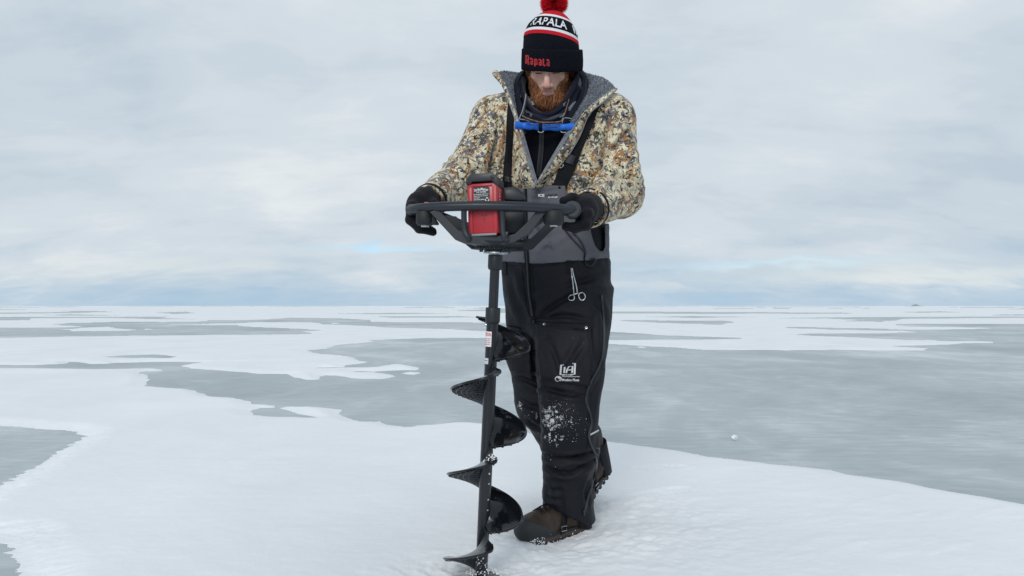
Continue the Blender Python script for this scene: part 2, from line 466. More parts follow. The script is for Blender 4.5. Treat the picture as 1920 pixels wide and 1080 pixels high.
SNOW = [  # snow islands lying on that ice
 [(118, 618), (150, 614.5), (205, 612.7), (215, 615), (228, 616), (262, 618.5), (235, 620.5), (140, 621)],
 [(263, 617.5), (275, 615.8), (286, 617), (275, 618.7)],
 [(750, 700), (765, 698), (783, 698), (788, 700.5), (775, 703), (760, 702)],
 [(1722, 639.5), (1735, 637.3), (1752, 638.3), (1742, 640)], [(1790, 624), (1806, 623.3), (1803, 624.8)],
 [(1192, 651.5), (1203, 650), (1212, 651.2), (1202, 652.5)],
 [(608, 606.5), (628, 605), (642, 606.5), (625, 607.5)], [(398, 607.5), (430, 606.3), (560, 604.9), (597, 606), (480, 608), (430, 608.5)],
 [(895, 612.5), (930, 611.8), (960, 613), (930, 614)],
]
rows = np.concatenate([np.arange(573.62, 576, 0.22), np.arange(576, 600, 0.5), np.arange(600, 1180, 1.0), np.arange(1180, 1700, 6)])
cols = np.concatenate([np.arange(-9000, -640, 40.0), np.arange(-640, 2560, 3.0), np.arange(2560, 11000, 40.0)])
PY, PX = np.meshgrid(rows, cols, indexing='ij')
GY = H * F / (PY - HY); GX = (PX - 960) / F * GY
S = np.full(GX.shape, 50.0)
def dist_in(polys, sign):
    global S
    for poly in polys:
        ys = [p[1] for p in poly]
        a, b_ = np.searchsorted(rows, [min(ys) - 14, max(ys) + 14])
        sl = slice(a, b_)
        gp = [g2(*p) for p in poly]
        d = poly_sd(GX[sl], GY[sl], gp)
        S[sl] = np.minimum(S[sl], -d) if sign < 0 else np.maximum(S[sl], d)
dist_in(ICE, -1); dist_in(SNOW, 1)
# ragged rim, scaled with the size of the patches; far bands broken up
rag = fbm(GX * 2.1, GY * 1.5, oct=5, seed=3, gain=0.62)
amp = np.clip(0.012 * GY, 0.02, 1.2)
S = S + amp * rag
far = sstep(40, 90, GY)
fn = fbm(GX * 0.018, GY * 0.006 + 3, oct=4, seed=21, gain=0.6) + 0.25 * fbm(GX * 0.004, GY * 0.0011, oct=2, seed=5)
S = np.minimum(S, np.where(far > 0, (0.33 - fn) * 30 + (1 - far) * 60 + 8 * sstep(500, 1500, GY), 50))
left_drift = sstep(-0.9, -1.9, GX) * sstep(6.5, 4.0, GY)         # wind-feathered rims of the two near ponds
S = S + left_drift * (0.05 * fbm(GX * 9 + GY * 3, GY * 24 - GX * 6, oct=4, seed=31, gain=0.7))
# to either side of what the photo shows, more of the same broken cover
side_n = (fbm(GX * 0.11, GY * 0.10, oct=5, seed=61, gain=0.55) + 0.10) * 6
sw = np.maximum(sstep(2060, 2450, PX), sstep(-140, -480, PX))
S = S * (1 - sw) + side_n * sw
thick = np.where(GY < 12, 0.030, 0.018)
edge = sstep(0, 1, np.clip(S / np.where(GY < 12, 0.20, 0.35), 0, 1)) ** 0.8
Zs = thick * edge
Zs += 0.016 * fbm(GX * 0.8, GY * 1.2, oct=4, seed=8) * sstep(0.1, 0.8, S) * np.where(GY < 14, 1, 0.3)
near = sstep(9, 4, GY) * sstep(0.02, 0.3, S)
# wind crust: low scallops running towards the lower right
uu = GX * 0.86 + GY * 0.5; vv = -GX * 0.5 + GY * 0.86
Zs += near * 0.0036 * np.maximum(0, fbm(uu * 3.2, vv * 9.0, oct=4, seed=12) - 0.02) * (0.35 + 1.3 * sstep(0.25, 1.2, GX))
Zs += near * 0.0016 * fbm(GX * 14, GY * 22, oct=3, seed=14)
# trampled snow round the boots and shavings round the auger bit
def mound(cx, cy, r): return np.exp(-(((GX - cx) ** 2 + (GY - cy) ** 2) / (r * r)))
tr = mound(0.30, 2.68, 0.28) + mound(0.45, 3.05, 0.30) + 0.8 * mound(0.52, 2.72, 0.45) + mound(0.10, 2.52, 0.18) + 0.7 * mound(-0.09, 2.25, 0.16)
Zs += sstep(6, 4, GY) * np.clip(tr, 0, 1.2) * (0.0085 * fbm(GX * 5 + GY * 2, GY * 9 - GX * 3, oct=4, seed=17) + 0.0045 * fbm(GX * 30, GY * 34, oct=3, seed=19))
Zs -= 0.030 * mound(-0.09, 2.16, 0.24) * (1 + 0.6 * fbm(GX * 25, GY * 25, oct=3, seed=23))
Zs += 0.014 * mound(0.02, 2.50, 0.10) - 0.014 * mound(0.17, 2.62, 0.13) + 0.012 * mound(0.36, 2.60, 0.13)
def print_(cx, cy, ang, dep, L_=0.15, W_=0.055):
    u_ = (GX - cx) * math.cos(ang) + (GY - cy) * math.sin(ang); v_ = -(GX - cx) * math.sin(ang) + (GY - cy) * math.cos(ang)
    q_ = (np.abs(u_) / L_) ** 2.6 + (np.abs(v_) / W_) ** 2.6
    lug = 1 + 0.35 * np.sin(u_ * 190)
    return np.where(q_ < 3, -dep * sstep(1.1, 0.75, q_) * lug + 0.5 * dep * np.exp(-((q_ - 1.45) / 0.4) ** 2), 0)
for cx_, cy_, an_, dp_ in ((0.745, 3.71, 0.25, .010), (0.66, 3.22, 0.6, .007), (1.15, 4.15, 0.3, .006)):
    Zs += print_(cx_, cy_, an_, dp_) * (0.8 + 0.5 * fbm(GX * 18, GY * 18, oct=2, seed=41))
Zs = np.where(S > 0, np.maximum(Zs, 0.0) + 0.0005, np.maximum(S * 0.35, -0.06))
def snow_z(x, y):
    i = np.argmin(np.abs(H * F / (rows - HY) - y)); j = int(np.argmin(np.abs(cols - (x / y * F + 960))))
    return max(float(Zs[i, j]), 0)
nr, nc = GX.shape
idx = np.arange(nr * nc).reshape(nr, nc)
q = np.stack([idx[:-1, :-1], idx[:-1, 1:], idx[1:, 1:], idx[1:, :-1]], -1).reshape(-1, 4)
keep = (Zs.ravel()[q] > -0.004).any(1)
q = q[keep][:, ::-1]
used = np.unique(q); remap = np.zeros(nr * nc, np.int64); remap[used] = np.arange(len(used))
V = np.stack([GX, GY, Zs], -1).reshape(-1, 3)[used]
tag(mesh_obj('snow_cover', V, remap[q], snow_m), kind='structure')
# far snowfield beyond the height field
tag(mesh_obj('far_snowfield', [(-S_, 9000, 0.03), (S_, 9000, 0.03), (S_, 55000, 0.03), (-S_, 55000, 0.03)], [(0, 1, 2, 3)], snow_m, smooth=False), kind='structure')

# little islet on the horizon at the right
rock = mat('far_rock', (0.33, 0.37, 0.40), 0.9, var=(0.25, 0.05))
ix, iy = (1717 - 960) / F * 3000, 3000.0
na, nb = 60, 8
G = np.zeros((nb + 1, na, 3))
for i in range(nb + 1):
    rr = 1 - i / nb
    for j in range(na):
        a = 2 * math.pi * j / na
        x = 38 * rr * math.cos(a); y = 22 * rr * math.sin(a)
        hgt = 6.5 * math.exp(-((x + 2) / 9.0) ** 2) + 2.0 * math.exp(-((x - 16) / 13) ** 2)
        hgt *= (1 - rr ** 2) ** 0.7 * (1 + 0.25 * math.sin(5 * a + 9 * rr))
        G[i, j] = (ix + x, iy + y, hgt - 0.02 if i else -0.5)
tag(MB().grid(G, wrap=True).build('islet', rock), kind='structure')

# chip of clear white ice lying on the grey ice
chip_m = mat('chip_ice', (0.84, 0.88, 0.90), 0.35, spec=0.4, bump=(0.4, 60, 0.002), sss=0.0)
cx, cy = g2(1378, 826)
bm = bmesh.new()
bmesh.ops.create_cube(bm, size=1)
bmesh.ops.subdivide_edges(bm, edges=list(bm.edges), cuts=2, use_grid_fill=True)
M_ = Matrix.Rotation(R(28), 3, 'Y') @ Matrix.Rotation(R(35), 3, 'Z') @ Matrix.Rotation(R(15), 3, 'X')
for v in bm.verts:
    n_ = Vector((random.uniform(-.06, .06), random.uniform(-.06, .06), random.uniform(-.06, .06)))
    v.co = M_ @ Vector(((v.co.x + n_.x) * 0.030, (v.co.y + n_.y) * 0.022, (v.co.z + n_.z) * 0.024))
zmin = min(v.co.z for v in bm.verts)
me = bpy.data.meshes.new('ice_chunk')
for v in bm.verts: v.co.z -= zmin + 0.001
bm.to_mesh(me); bm.free(); me.materials.append(chip_m)
ch = bpy.data.objects.new('ice_chunk', me); COL.objects.link(ch); ch.location = (cx, cy, 0.0)
tag(ch, 'small white angular chunk of ice lying alone on the grey ice', 'ice chunk')
# ------------------------------------------------------------------ text and decals
def text2d(s, bold=0.0, shear=0.0, space=1.0):
    """flat text as (verts (n,2), faces); height of capitals = 1, left edge at 0"""
    cu = bpy.data.curves.new('t', 'FONT'); cu.body = s; cu.size = 1; cu.shear = shear
    cu.space_character = space; cu.resolution_u = 3; cu.offset = bold; cu.fill_mode = 'FRONT'
    o = bpy.data.objects.new('t', cu); COL.objects.link(o)
    me = bpy.data.meshes.new_from_object(o.evaluated_get(bpy.context.evaluated_depsgraph_get()))
    v = np.array([tuple(x.co) for x in me.vertices])[:, :2]; f = [tuple(p.vertices) for p in me.polygons]
    bpy.data.objects.remove(o); bpy.data.curves.remove(cu); bpy.data.meshes.remove(me)
    v[:, 0] -= v[:, 0].min()
    return v / 0.73, f
def norm_text(s, bold=0.0, shear=0.0, space=1.0):
    v, f = text2d(s, bold, shear, space)
    v = v - v.min(0); return v / v.max(0), f
def ribbon2d(pts, wd):
    """outline strip of a 2-D polyline"""
    p = np.asarray(pts, float); T = np.gradient(p, axis=0); T /= np.linalg.norm(T, axis=1)[:, None] + 1e-9
    N = np.stack([-T[:, 1], T[:, 0]], 1) * wd / 2
    v = np.concatenate([p + N, p - N]); n = len(p)
    return v, [(i, i + 1, n + i + 1, n + i) for i in range(n - 1)]

# ------------------------------------------------------------------ the auger
blk = mat('black_gloss_plastic', (0.005, 0.006, 0.008), 0.12, spec=0.40, rvar=(0.07, 30), bump=(0.10, 35, 0.002))
blk2 = mat('black_tube_paint', (0.010, 0.012, 0.017), 0.28, spec=0.5, rvar=(0.1, 25))
hnd = mat('charcoal_plastic', (0.018, 0.0235, 0.032), 0.42, spec=0.5, bump=(0.12, 700, 0.0004), rvar=(0.08, 18))
hnd2 = mat('dark_housing_plastic', (0.012, 0.016, 0.022), 0.5, spec=0.45, bump=(0.12, 600, 0.0004))
red = mat('red_battery_plastic', (0.44, 0.022, 0.034), 0.36, spec=0.5, rvar=(0.07, 30), var=(0.08, 25))
rub = mat('black_rubber', (0.009, 0.011, 0.014), 0.6)
steel = mat('bare_steel', (0.62, 0.64, 0.66), 0.28, metal=1.0, rvar=(0.1, 40))
galv = mat('grey_cast_metal', (0.55, 0.57, 0.59), 0.38, metal=0.9)
white_p = mat('white_print', (0.78, 0.80, 0.81), 0.6)
red_p = mat('red_print', (0.55, 0.04, 0.05), 0.6)
dark_p = mat('dark_label', (0.014, 0.017, 0.024), 0.45)
orange = mat('orange_switch', (0.65, 0.10, 0.05), 0.45)
snow_bit = mat('snow_bits', (0.86, 0.88, 0.90), 0.8, spec=0.2, bump=(0.5, 300, 0.001))

# patches of dried slush film on the glossy blades
t = blk.node_tree; b = t.nodes['Principled BSDF']
fn_ = t.nodes.new('ShaderNodeTexNoise'); fn_.inputs['Scale'].default_value = 15; fn_.inputs['Detail'].default_value = 7; fn_.inputs['Roughness'].default_value = 0.65
fc_ = t.nodes.new('ShaderNodeTexCoord'); t.links.new(fc_.outputs['Object'], fn_.inputs['Vector'])
fr_ = t.nodes.new('ShaderNodeValToRGB'); fr_.color_ramp.elements[0].position = 0.565; fr_.color_ramp.elements[1].position = 0.60
fr_.color_ramp.elements[0].color = (0.005, 0.006, 0.008, 1); fr_.color_ramp.elements[1].color = (0.060, 0.066, 0.078, 1)
t.links.new(fn_.outputs[0], fr_.inputs[0]); t.links.new(fr_.outputs[0], b.inputs['Base Color'])
A0 = P(902.0, 1090, 2.248); A1 = P(929, 478, 2.212)
DYH = -0.140
def PH(x_, y_, Y_): return P(x_, y_, Y_ + DYH)
AX = (A1 - A0) / np.linalg.norm(A1 - A0)
base = A0 - AX * (A0[2] + 0.012) / AX[2]
E1 = np.cross(np.array((0, 1.0, 0)), AX); E1 /= np.linalg.norm(E1); E1 = E1 if E1[0] > 0 else -E1
E2 = np.cross(AX, E1)            # points away from the lens
E2 = E2 if E2[1] > 0 else -E2
def ax_at(z): return base + AX * (z - base[2]) / AX[2]
def zrow(py, Y=2.232): return H - (py - HY) / F * Y
auger = empty('ice_auger', tuple(ax_at(0.0)), 'battery powered ice auger with black spiral flights and red battery, gripped by the man', 'ice auger')

def ax_lathe(prof, name, m, parent=auger, n=32, ang=40):
    """prof: (radius, z)"""
    mb = MB()
    pr = [(r, (z - base[2]) / AX[2]) for r, z in prof]
    mb.lathe(pr, base, AX, n)
    return mb.build(name, m, parent, angle=ang)
ax_lathe([(0.0130, -0.01), (0.0185, 0.0), (0.0185, zrow(918)), (0.0188, zrow(917)), (0.0188, zrow(846)), (0.0185, zrow(845)), (0.0183, zrow(764)), (0.0186, zrow(763)), (0.0180, zrow(603))], 'drill_tube', blk2)
# fluted upper extension tube
mb = MB(); n_ = 48; prof = [zrow(604), zrow(600), zrow(510), zrow(500)]
G = np.zeros((len(prof), n_, 3))
for i, z in enumerate(prof):
    for j in range(n_):
        a = 2 * math.pi * j / n_
        r = 0.0148 - 0.0011 * (0.5 + 0.5 * math.cos(8 * a)) ** 3
        G[i, j] = ax_at(z) + r * (math.cos(a) * E1 + math.sin(a) * E2)
mb.grid(G, wrap=True, flip=True).build('extension_tube', blk2, auger)
ax_lathe([(0.0180, zrow(606)), (0.0215, zrow(604)), (0.0222, zrow(601)), (0.0222, zrow(579)), (0.0212, zrow(577)), (0.0150, zrow(576.5))], 'lower_collar', hnd2)
ax_lathe([(0.0160, zrow(507)), (0.0195, zrow(506)), (0.0200, zrow(504)), (0.0215, zrow(502)), (0.0215, zrow(480)), (0.0205, zrow(478.5)), (0.012, zrow(478))], 'drive_sleeve', hnd2)
ax_lathe([(0.0115, zrow(479)), (0.0115, zrow(472))], 'drive_shaft', steel)
# bolt at the lower collar
c = ax_at(zrow(609.5)) - E1 * 0.0185
MB().lathe([(0.0, -0.004), (0.0045, -0.004), (0.0052, -0.002), (0.0052, 0.006)], c, E1, 14).build('bolt', steel, auger)
for py in (886, 905, 935, 955):
    c = ax_at(zrow(py)) + 0.0180 * (math.sin(R(35)) * E1 - math.cos(R(35)) * E2)
    MB().lathe([(0.0028, -0.001), (0.0026, 0.0018), (0.001, 0.0024)], c, math.sin(R(35)) * E1 - math.cos(R(35)) * E2, 10).build('rivet', galv if py % 2 else snow_bit, auger)

# spiral flighting: a right-handed helicoid, moulded in three stacked lengths
PITCH = 0.2565; P2 = 0.236; Z0 = zrow(806)     # z at which the blade points to the right
RO, RI = 0.1150, 0.0165
KSEC = 0
def helix(phi, r, dz=0.0, tilt=0.0):
    z = Z0 + PITCH * KSEC + P2 * phi / (2 * math.pi)
    return ax_at(z) + r * (math.cos(phi) * E1 + math.sin(phi) * E2) + AX * dz
def flight_radius(phi, lo, hi):
    e = 1.0
    if phi - lo < R(58): e = min(e, 0.16 + 0.84 * math.sin(max(phi - lo, 0) / R(58) * math.pi / 2) ** 0.9)
    if hi - phi < R(9): e = min(e, 0.62 + 0.38 * math.sin(max(hi - phi, 0) / R(9) * math.pi / 2))
    return RI + (RO - RI) * e
def flight_section(LO, HI, lo, hi):
    """one moulded turn of the spiral; lo/hi = where its own ends are"""
    phis = np.linspace(LO, HI, max(12, int((HI - LO) / R(3))))
    rs = np.linspace(0, 1, 9)
    top = np.zeros((len(phis), len(rs) * 2, 3))
    for i, ph in enumerate(phis):
        ro = flight_radius(ph, lo, hi)
        for j, q_ in enumerate(rs):
            r = RI + (ro - RI) * q_
            fil = 0.016 * math.exp(-(r - RI) / 0.012)        # root fillet against the tube
            dish = 0.0
            top[i, j] = helix(ph, r, 0.0022 + fil + dish)
            top[i, len(rs) * 2 - 1 - j] = helix(ph, r, -0.0022 + fil * 0.2 + dish)
    mb = MB().grid(top, wrap=True)
    n_ = len(rs) * 2; L_ = (len(phis) - 1) * n_
    mb.f.append(tuple(range(n_))); mb.m.append(0)
    mb.f.append(tuple(L_ + k_ for k_ in reversed(range(n_)))); mb.m.append(0)
    fl = mb.build('flight_section', blk, auger, angle=50)
    def q2(r): return ((r - RI) / (RO - RI)) ** 2
    MB().tube([helix(ph, flight_radius(ph, lo, hi), -0.001) for ph in phis], 0.0036, 8).build('rim', blk, fl)
    mb = MB()
    for rr in (0.036, 0.052, 0.068, 0.084, 0.100):       # waffle ribs under the blade
        ps = [ph for ph in phis if flight_radius(ph, lo, hi) > rr + 0.004]
        if len(ps) < 3: continue
        mb.grid(np.array([[helix(ph, rr - 0.0008, -0.002), helix(ph, rr - 0.0008, -0.009), helix(ph, rr + 0.0008, -0.009), helix(ph, rr + 0.0008, -0.002)] for ph in ps]))
    for ph in np.arange(LO + R(8), HI - R(4), R(11)):
        ro = flight_radius(ph, lo, hi) - 0.003; dp = 0.0008; Gv = []
        for rr in np.linspace(RI, ro, 6):
            da = dp / rr
            Gv.append([helix(ph - da, rr, -0.002), helix(ph - da, rr, -0.009), helix(ph + da, rr, -0.009), helix(ph + da, rr, -0.002)])
        mb.grid(np.array(Gv))
    tag(mb.build('rib', blk2, fl, angle=30), kind='stuff')
    return fl
for KSEC, a_, b_, lo_, hi_ in ((1, -64, 118, -64, 300), (0, -66, 292, -66, 292), (-1, -66, 292, -66, 292), (-2, 40, 292, -200, 292)):
    flight_section(R(a_), R(b_), R(lo_), R(hi_))
# cutting head: two ice-caked blades
for sgn, ang in ((1, R(-18)), (-1, R(-18))):
    d1 = sgn * (math.cos(ang) * E1 + math.sin(ang) * E2); d2 = np.cross(AX, d1)
    c0 = ax_at(0.012)
    Gv = []
    for q_ in np.linspace(0, 1, 7):
        p_ = c0 + d1 * (0.015 + 0.075 * q_) - AX * 0.012 * q_ ** 2 + AX * 0.010 * (1 - q_)
        wd = 0.020 * (1 - 0.35 * q_)
        Gv.append([p_ - d2 * wd - AX * 0.010, p_ + d2 * wd + AX * 0.012, p_ + d2 * wd + AX * 0.009, p_ - d2 * wd - AX * 0.013])
    MB().grid(np.array(Gv), wrap=True).build('cutting_blade', galv, auger)

# stickers on the drill tube
def shaft_pt(ang, z, r=0.01885):
    return ax_at(z) + r * (math.cos(ang) * E1 + math.sin(ang) * E2)
def sticker(z0, z1, a0, a1, name, m):
    Gv = np.array([[shaft_pt(a, z) for a in np.linspace(a0, a1, 14)] for z in np.linspace(z0, z1, 5)])
    return MB().grid(Gv, flip=False).build(name, m, auger)
st = sticker(zrow(649), zrow(621), R(-222), R(-91), 'warning_sticker', mat('white_sticker', (0.80, 0.81, 0.82), 0.4))
mb = MB()
v, f = norm_text('CAUTION', 0.02)
mb.add([shaft_pt(R(-216) + R(120) * u, zrow(630) + (zrow(623) - zrow(630)) * vv_, 0.0192) for u, vv_ in v], f)
for k_, s_ in enumerate(('ROTATING AUGER', 'BLADES KEEP AWAY', 'HANDS AND FEET', 'READ MANUAL')):
    v, f = norm_text(s_, 0.015)
    ya, yb = 635.5 + k_ * 3.6, 633.2 + k_ * 3.6
    mb.add([shaft_pt(R(-216) + R(118) * u, zrow(ya) + (zrow(yb) - zrow(ya)) * vv_, 0.0192) for u, vv_ in v], f)
mb.build('lettering', red_p, st, angle=0)
st2 = sticker(zrow(681.5), zrow(670.5), R(-215), R(-112), 'serial_sticker', mat('pale_sticker', (0.62, 0.68, 0.73), 0.4))
Gv = np.array([[shaft_pt(a, z, 0.0192) for a in np.linspace(R(-200), R(-120), 10)] for z in (zrow(675.5), zrow(674.6))])
MB().grid(Gv).build('lettering', dark_p, st2)

# power head -------------------------------------------------------
def PL(pts, Y): return [PH(x, y, Y) for x, y in pts]
def xz(pts, Y): return [(P(x, y, Y + DYH)[0], P(x, y, Y + DYH)[2]) for x, y in pts]
handle = MB()
bar = spline([PH(769, 394, 2.345), PH(784, 391, 2.315), PH(812, 388.5, 2.285), PH(850, 386.8, 2.262), PH(905, 386, 2.25), PH(960, 387, 2.252), PH(1010, 389, 2.268), PH(1046, 391.3, 2.288), PH(1076, 393, 2.315)], 8)
rad = np.interp(np.linspace(0, 1, len(bar)), [0, 0.08, 0.2, 0.8, 0.92, 1], [0.0150, 0.0155, 0.0148, 0.0150, 0.0158, 0.0165])
handle.tube(bar, rad, 18, flat=(1.15, 0.95), up=(0, 0, 1))
hb_ = handle.build('guard_bar', hnd, auger)
# flat ridge along the top of the bar
MB().tube(bar[6:-6] + np.array((0, -0.010, 0.0075)), 0.0052, 8, flat=(1.4, 0.8), up=(0, 0, 1)).build('bar_ridge', hnd, hb_)
kn = MB()
kn.lathe([(0.0, -0.016), (0.020, -0.016), (0.0245, -0.012), (0.0262, -0.004), (0.0262, 0.012), (0.022, 0.020)], PH(1073, 393.5, 2.315), np.array((0.10, 1.0, 0)), 28)
kn.build('end_cap', hnd, auger)
kn = MB(); kn.lathe([(0.0, -0.012), (0.013, -0.012), (0.0165, -0.008), (0.0175, 0.0), (0.0175, 0.016), (0.015, 0.022)], PH(772, 393.5, 2.345), np.array((0.75, 0.66, 0)), 24)
kn.build('end_cap', hnd, auger)
for p0, p1 in ((PH(1073, 394, 2.33), PH(1066, 396, 2.50)), (PH(772, 394, 2.36), PH(786, 396, 2.53))):
    d = p1 - p0; L_ = np.linalg.norm(d)
    MB().lathe([(0.0165, 0.0)] + [(0.0175 + 0.0012 * (k_ % 2), L_ * (0.06 + 0.88 * k_ / 16)) for k_ in range(17)] + [(0.016, L_)], p0, d, 20).build('hand_grip', rub, auger)
# rear frame the grips run back to
MB().tube(spline([PH(1066, 396, 2.50), PH(1030, 402, 2.53), PH(985, 430, 2.50)], 6), 0.013, 12).build('rear_stay', hnd2, auger)
MB().tube(spline([PH(786, 396, 2.53), PH(820, 402, 2.55), PH(890, 430, 2.50)], 6), 0.013, 12).build('rear_stay', hnd2, auger)
# anti-vibration mounts under the bar
for px_, py_, Y_, r_ in ((797, 411, 2.31, 0.0265), (1038, 410.5, 2.29, 0.0300)):
    c = PH(px_, py_, Y_)
    mt = MB().lathe([(r_ * 0.93, 0.022), (r_ * 1.0, 0.018), (r_ * 1.02, -0.008), (r_ * 0.93, -0.014), (r_ * 0.80, -0.018), (r_ * 0.5, -0.019)], c, (0, 0, 1), 28, ).build('vibration_mount', rub, auger)
    MB().lathe([(0.0125, -0.023), (0.0125, -0.017)], c, (0, 0, 1), 6).build('nut', steel, mt)
# front and rear V plates
front = [(806, 398), (853, 449), (872, 457), (948, 459.5), (963, 456), (992, 440), (1019, 405), (1032, 391), (1010, 391), (985, 421), (966, 439), (950, 443), (905, 441), (872, 434.5), (861, 433), (823, 394)]
MB().prism(xz(front, 2.285)[::-1], 2.272 + DYH, 2.305 + DYH, bev=0.0022).build('front_bracket', hnd, auger, angle=22)
rear = [(826, 404), (856, 406.5), (870, 423), (886, 441), (930, 450), (980, 450), (995, 448), (1026, 417), (1052, 415), (1000, 466), (984, 470.5), (940, 472), (884, 467), (851, 440)]
MB().prism(xz(rear, 2.42)[::-1], 2.405 + DYH, 2.440 + DYH, bev=0.0022).build('rear_bracket', hnd2, auger, angle=22)
# bevel wedge joining left mount and bracket
MB().prism(xz([(800, 402), (812, 402), (822, 418), (821, 421), (800, 420)], 2.30), 2.295 + DYH, 2.325 + DYH, bev=0.002).build('mount_web', rub, auger)
for pts in ([(870, 390, 2.258), (870, 410, 2.262), (871.5, 432, 2.264), (877, 444, 2.262), (880, 447, 2.268)], [(941, 390, 2.253), (942, 412, 2.258), (943, 434, 2.258), (946, 446, 2.258), (950, 449, 2.266)]):
    MB().tube(spline([PH(*p) for p in pts], 5), 0.0082, 10, flat=(1, 0.9)).build('guard_post', hnd, auger)
MB().prism(xz([(947, 436), (953, 434), (953, 439), (950, 447), (946, 447)], 2.262), 2.256 + DYH, 2.275 + DYH, bev=0.001).build('guard_clip', hnd, auger)
# motor housing behind the battery
hs = MB()
hs.prism(xz([(884, 372), (890, 362), (946, 356), (966, 353.5), (984, 367), (985.5, 392), (986, 426), (974, 440), (960, 448), (884, 448)], 2.38)[::-1], 2.335 + DYH, 2.47 + DYH, bev=0.006)
ho = hs.build('motor_housing', hnd2, auger)
MB().prism(xz([(945, 358), (962, 354.5), (985, 369), (987, 376), (972, 377), (946, 375)], 2.33), 2.318 + DYH, 2.345 + DYH, bev=0.003).build('housing_cowl', hnd, ho)
MB().prism(xz([(961, 375), (984, 377), (984, 382), (961, 382)], 2.333), 2.328 + DYH, 2.338 + DYH, bev=0.001).build('cooling_slot', dark_p, ho)
MB().prism(xz([(945, 398), (981, 398), (982, 424), (970, 437), (945, 440)], 2.333), 2.326 + DYH, 2.34 + DYH, bev=0.003).build('side_cover', hnd2, ho)
# gear case bowl, flange, fins and screws
ctr = ax_at(zrow(463, 2.215))
MB().lathe([(0.086, 0.014), (0.080, 0.006), (0.060, -0.002), (0.045, -0.008), (0.038, -0.010)], ctr, AX, 40).build('gear_case', hnd2, auger)
MB().lathe([(0.034, -0.014), (0.0365, -0.016), (0.0370, -0.020), (0.0355, -0.0215), (0.012, -0.0215)], ctr, AX, 36).build('flange', galv, auger)
MB().lathe([(0.034, -0.006), (0.034, -0.0155)], ctr, AX, 36).build('flange_neck', hnd2, auger)
for k_, a in enumerate(np.linspace(R(-172), R(-10), 15)):
    c = ctr + 0.052 * (math.cos(a) * E1 + math.sin(a) * E2)
    MB().box(c - AX * 0.0045, (0.004, 0.020, 0.006), rot=Matrix.Rotation(a + R(90), 3, 'Z'), bev=0.0006).build('cooling_fin', hnd2, auger)
for a in (R(-168), R(-150), R(-128), R(-60), R(-25)):
    c = ctr + 0.046 * (math.cos(a) * E1 + math.sin(a) * E2)
    MB().lathe([(0.0022, -0.018), (0.0035, -0.016), (0.0035, -0.004)], c, AX, 10).build('screw', hnd, auger)
# orange trigger on the left grip
MB().box(PH(800.5, 381.6, 2.36), (0.013, 0.03, 0.005), bev=0.0015).build('trigger_switch', orange, auger)

# battery ----------------------------------------------------------
yaw = R(-12)
Rz = np.array(Matrix.Rotation(yaw, 3, 'Z') @ Matrix.Rotation(R(-1.5), 3, 'Y'))
BW, BD, BH = 0.090, 0.075, 0.146
bc = PH(911, 394, 2.305)
def bl(x, y, z): return bc + Rz @ np.array((x, y, z))
def bbox(c, size, bev, name, m, parent):
    mb = MB(); mb.box((0, 0, 0), size, bev=bev)
    mb.v = [np.array([bl(*(p + np.asarray(c))) for p in mb.v[0]])]
    return mb.build(name, m, parent)
bat = bbox((0, 0, 0), (BW, BD, BH), 0.005, 'battery', red, auger)
# raised frame on the front face
yf = -BD / 2
for c, s in (((-0.036, yf - 0.001, -0.006), (0.012, 0.004, 0.136)), ((0.036, yf - 0.001, -0.006), (0.012, 0.004, 0.136)), ((0, yf - 0.001, 0.066), (0.060, 0.004, 0.006))):
    bbox(c, s, 0.0015, 'battery_rib', red, bat)
bbox((0, yf + 0.002, -BH / 2 - 0.002), (BW * 0.86, 0.01, 0.006), 0.001, 'contact_strip', mat('grey_contact', (0.25, 0.25, 0.26), 0.5), bat)
# black top cap with chamfered shoulders and turned-down corners
capo = [(-BW / 2 - 0.002, 0.070), (-BW / 2 - 0.002, 0.086), (-BW / 2 + 0.012, 0.101), (BW / 2 - 0.014, 0.101), (BW / 2 + 0.001, 0.086), (BW / 2 + 0.002, 0.062), (BW / 2 - 0.010, 0.069), (BW / 2 - 0.015, 0.078), (-BW / 2 + 0.016, 0.078), (-BW / 2 + 0.011, 0.070)]
mb = MB(); mb.prism(capo[::-1], -BD / 2 - 0.0035, BD / 2 + 0.0035, bev=0.0025)
mb.v = [np.array([bl(*p) for p in mb.v[0]])]
mb.build('battery_cap', hnd, bat)
bbox((0.032, yf - 0.0035, 0.088), (0.012, 0.003, 0.010), 0.001, 'cap_latch', hnd2, bat)
# printed label
def flab(u, v_, d=0.0042): return bl(u, yf - d, v_)
def rrect(w_, h_, r_, cx_=0, cz_=0, n=5):
    o = []
    for sx, sz, a0 in ((1, 1, 0), (-1, 1, 90), (-1, -1, 180), (1, -1, 270)):
        for k_ in range(n + 1):
            a = R(a0 + 90 * k_ / n); o.append((cx_ + sx * (w_ / 2 - r_) + r_ * math.cos(a), cz_ + sz * (h_ / 2 - r_) + r_ * math.sin(a)))
    return o
LX, LZ, LW, LH = -0.002, 0.036, 0.047, 0.052
o_ = rrect(LW, LH, 0.005, LX, LZ)
mb = MB(); mb.add([flab(u, v_, 0.0025) for u, v_ in o_], [tuple(range(len(o_)))[::-1]])
lab = mb.build('battery_label', dark_p, bat, angle=0)
mb = MB()
v, f = norm_text('StrikeMaster', 0.02)
def arch(u, v_, w_, z_, h_, bend): return (LX + (u - 0.5) * w_, z_ + v_ * h_ - bend * ((u - 0.5) * 2) ** 2)
mb.add([flab(*arch(u, w2, 0.042, LZ + 0.0155, 0.008, 0.0035), 0.0032) for u, w2 in v], f)
v, f = norm_text('ICE AUGERS', 0.02)
mb.add([flab(*arch(u, w2, 0.028, LZ + 0.0095, 0.004, 0.001), 0.0032) for u, w2 in v], f)
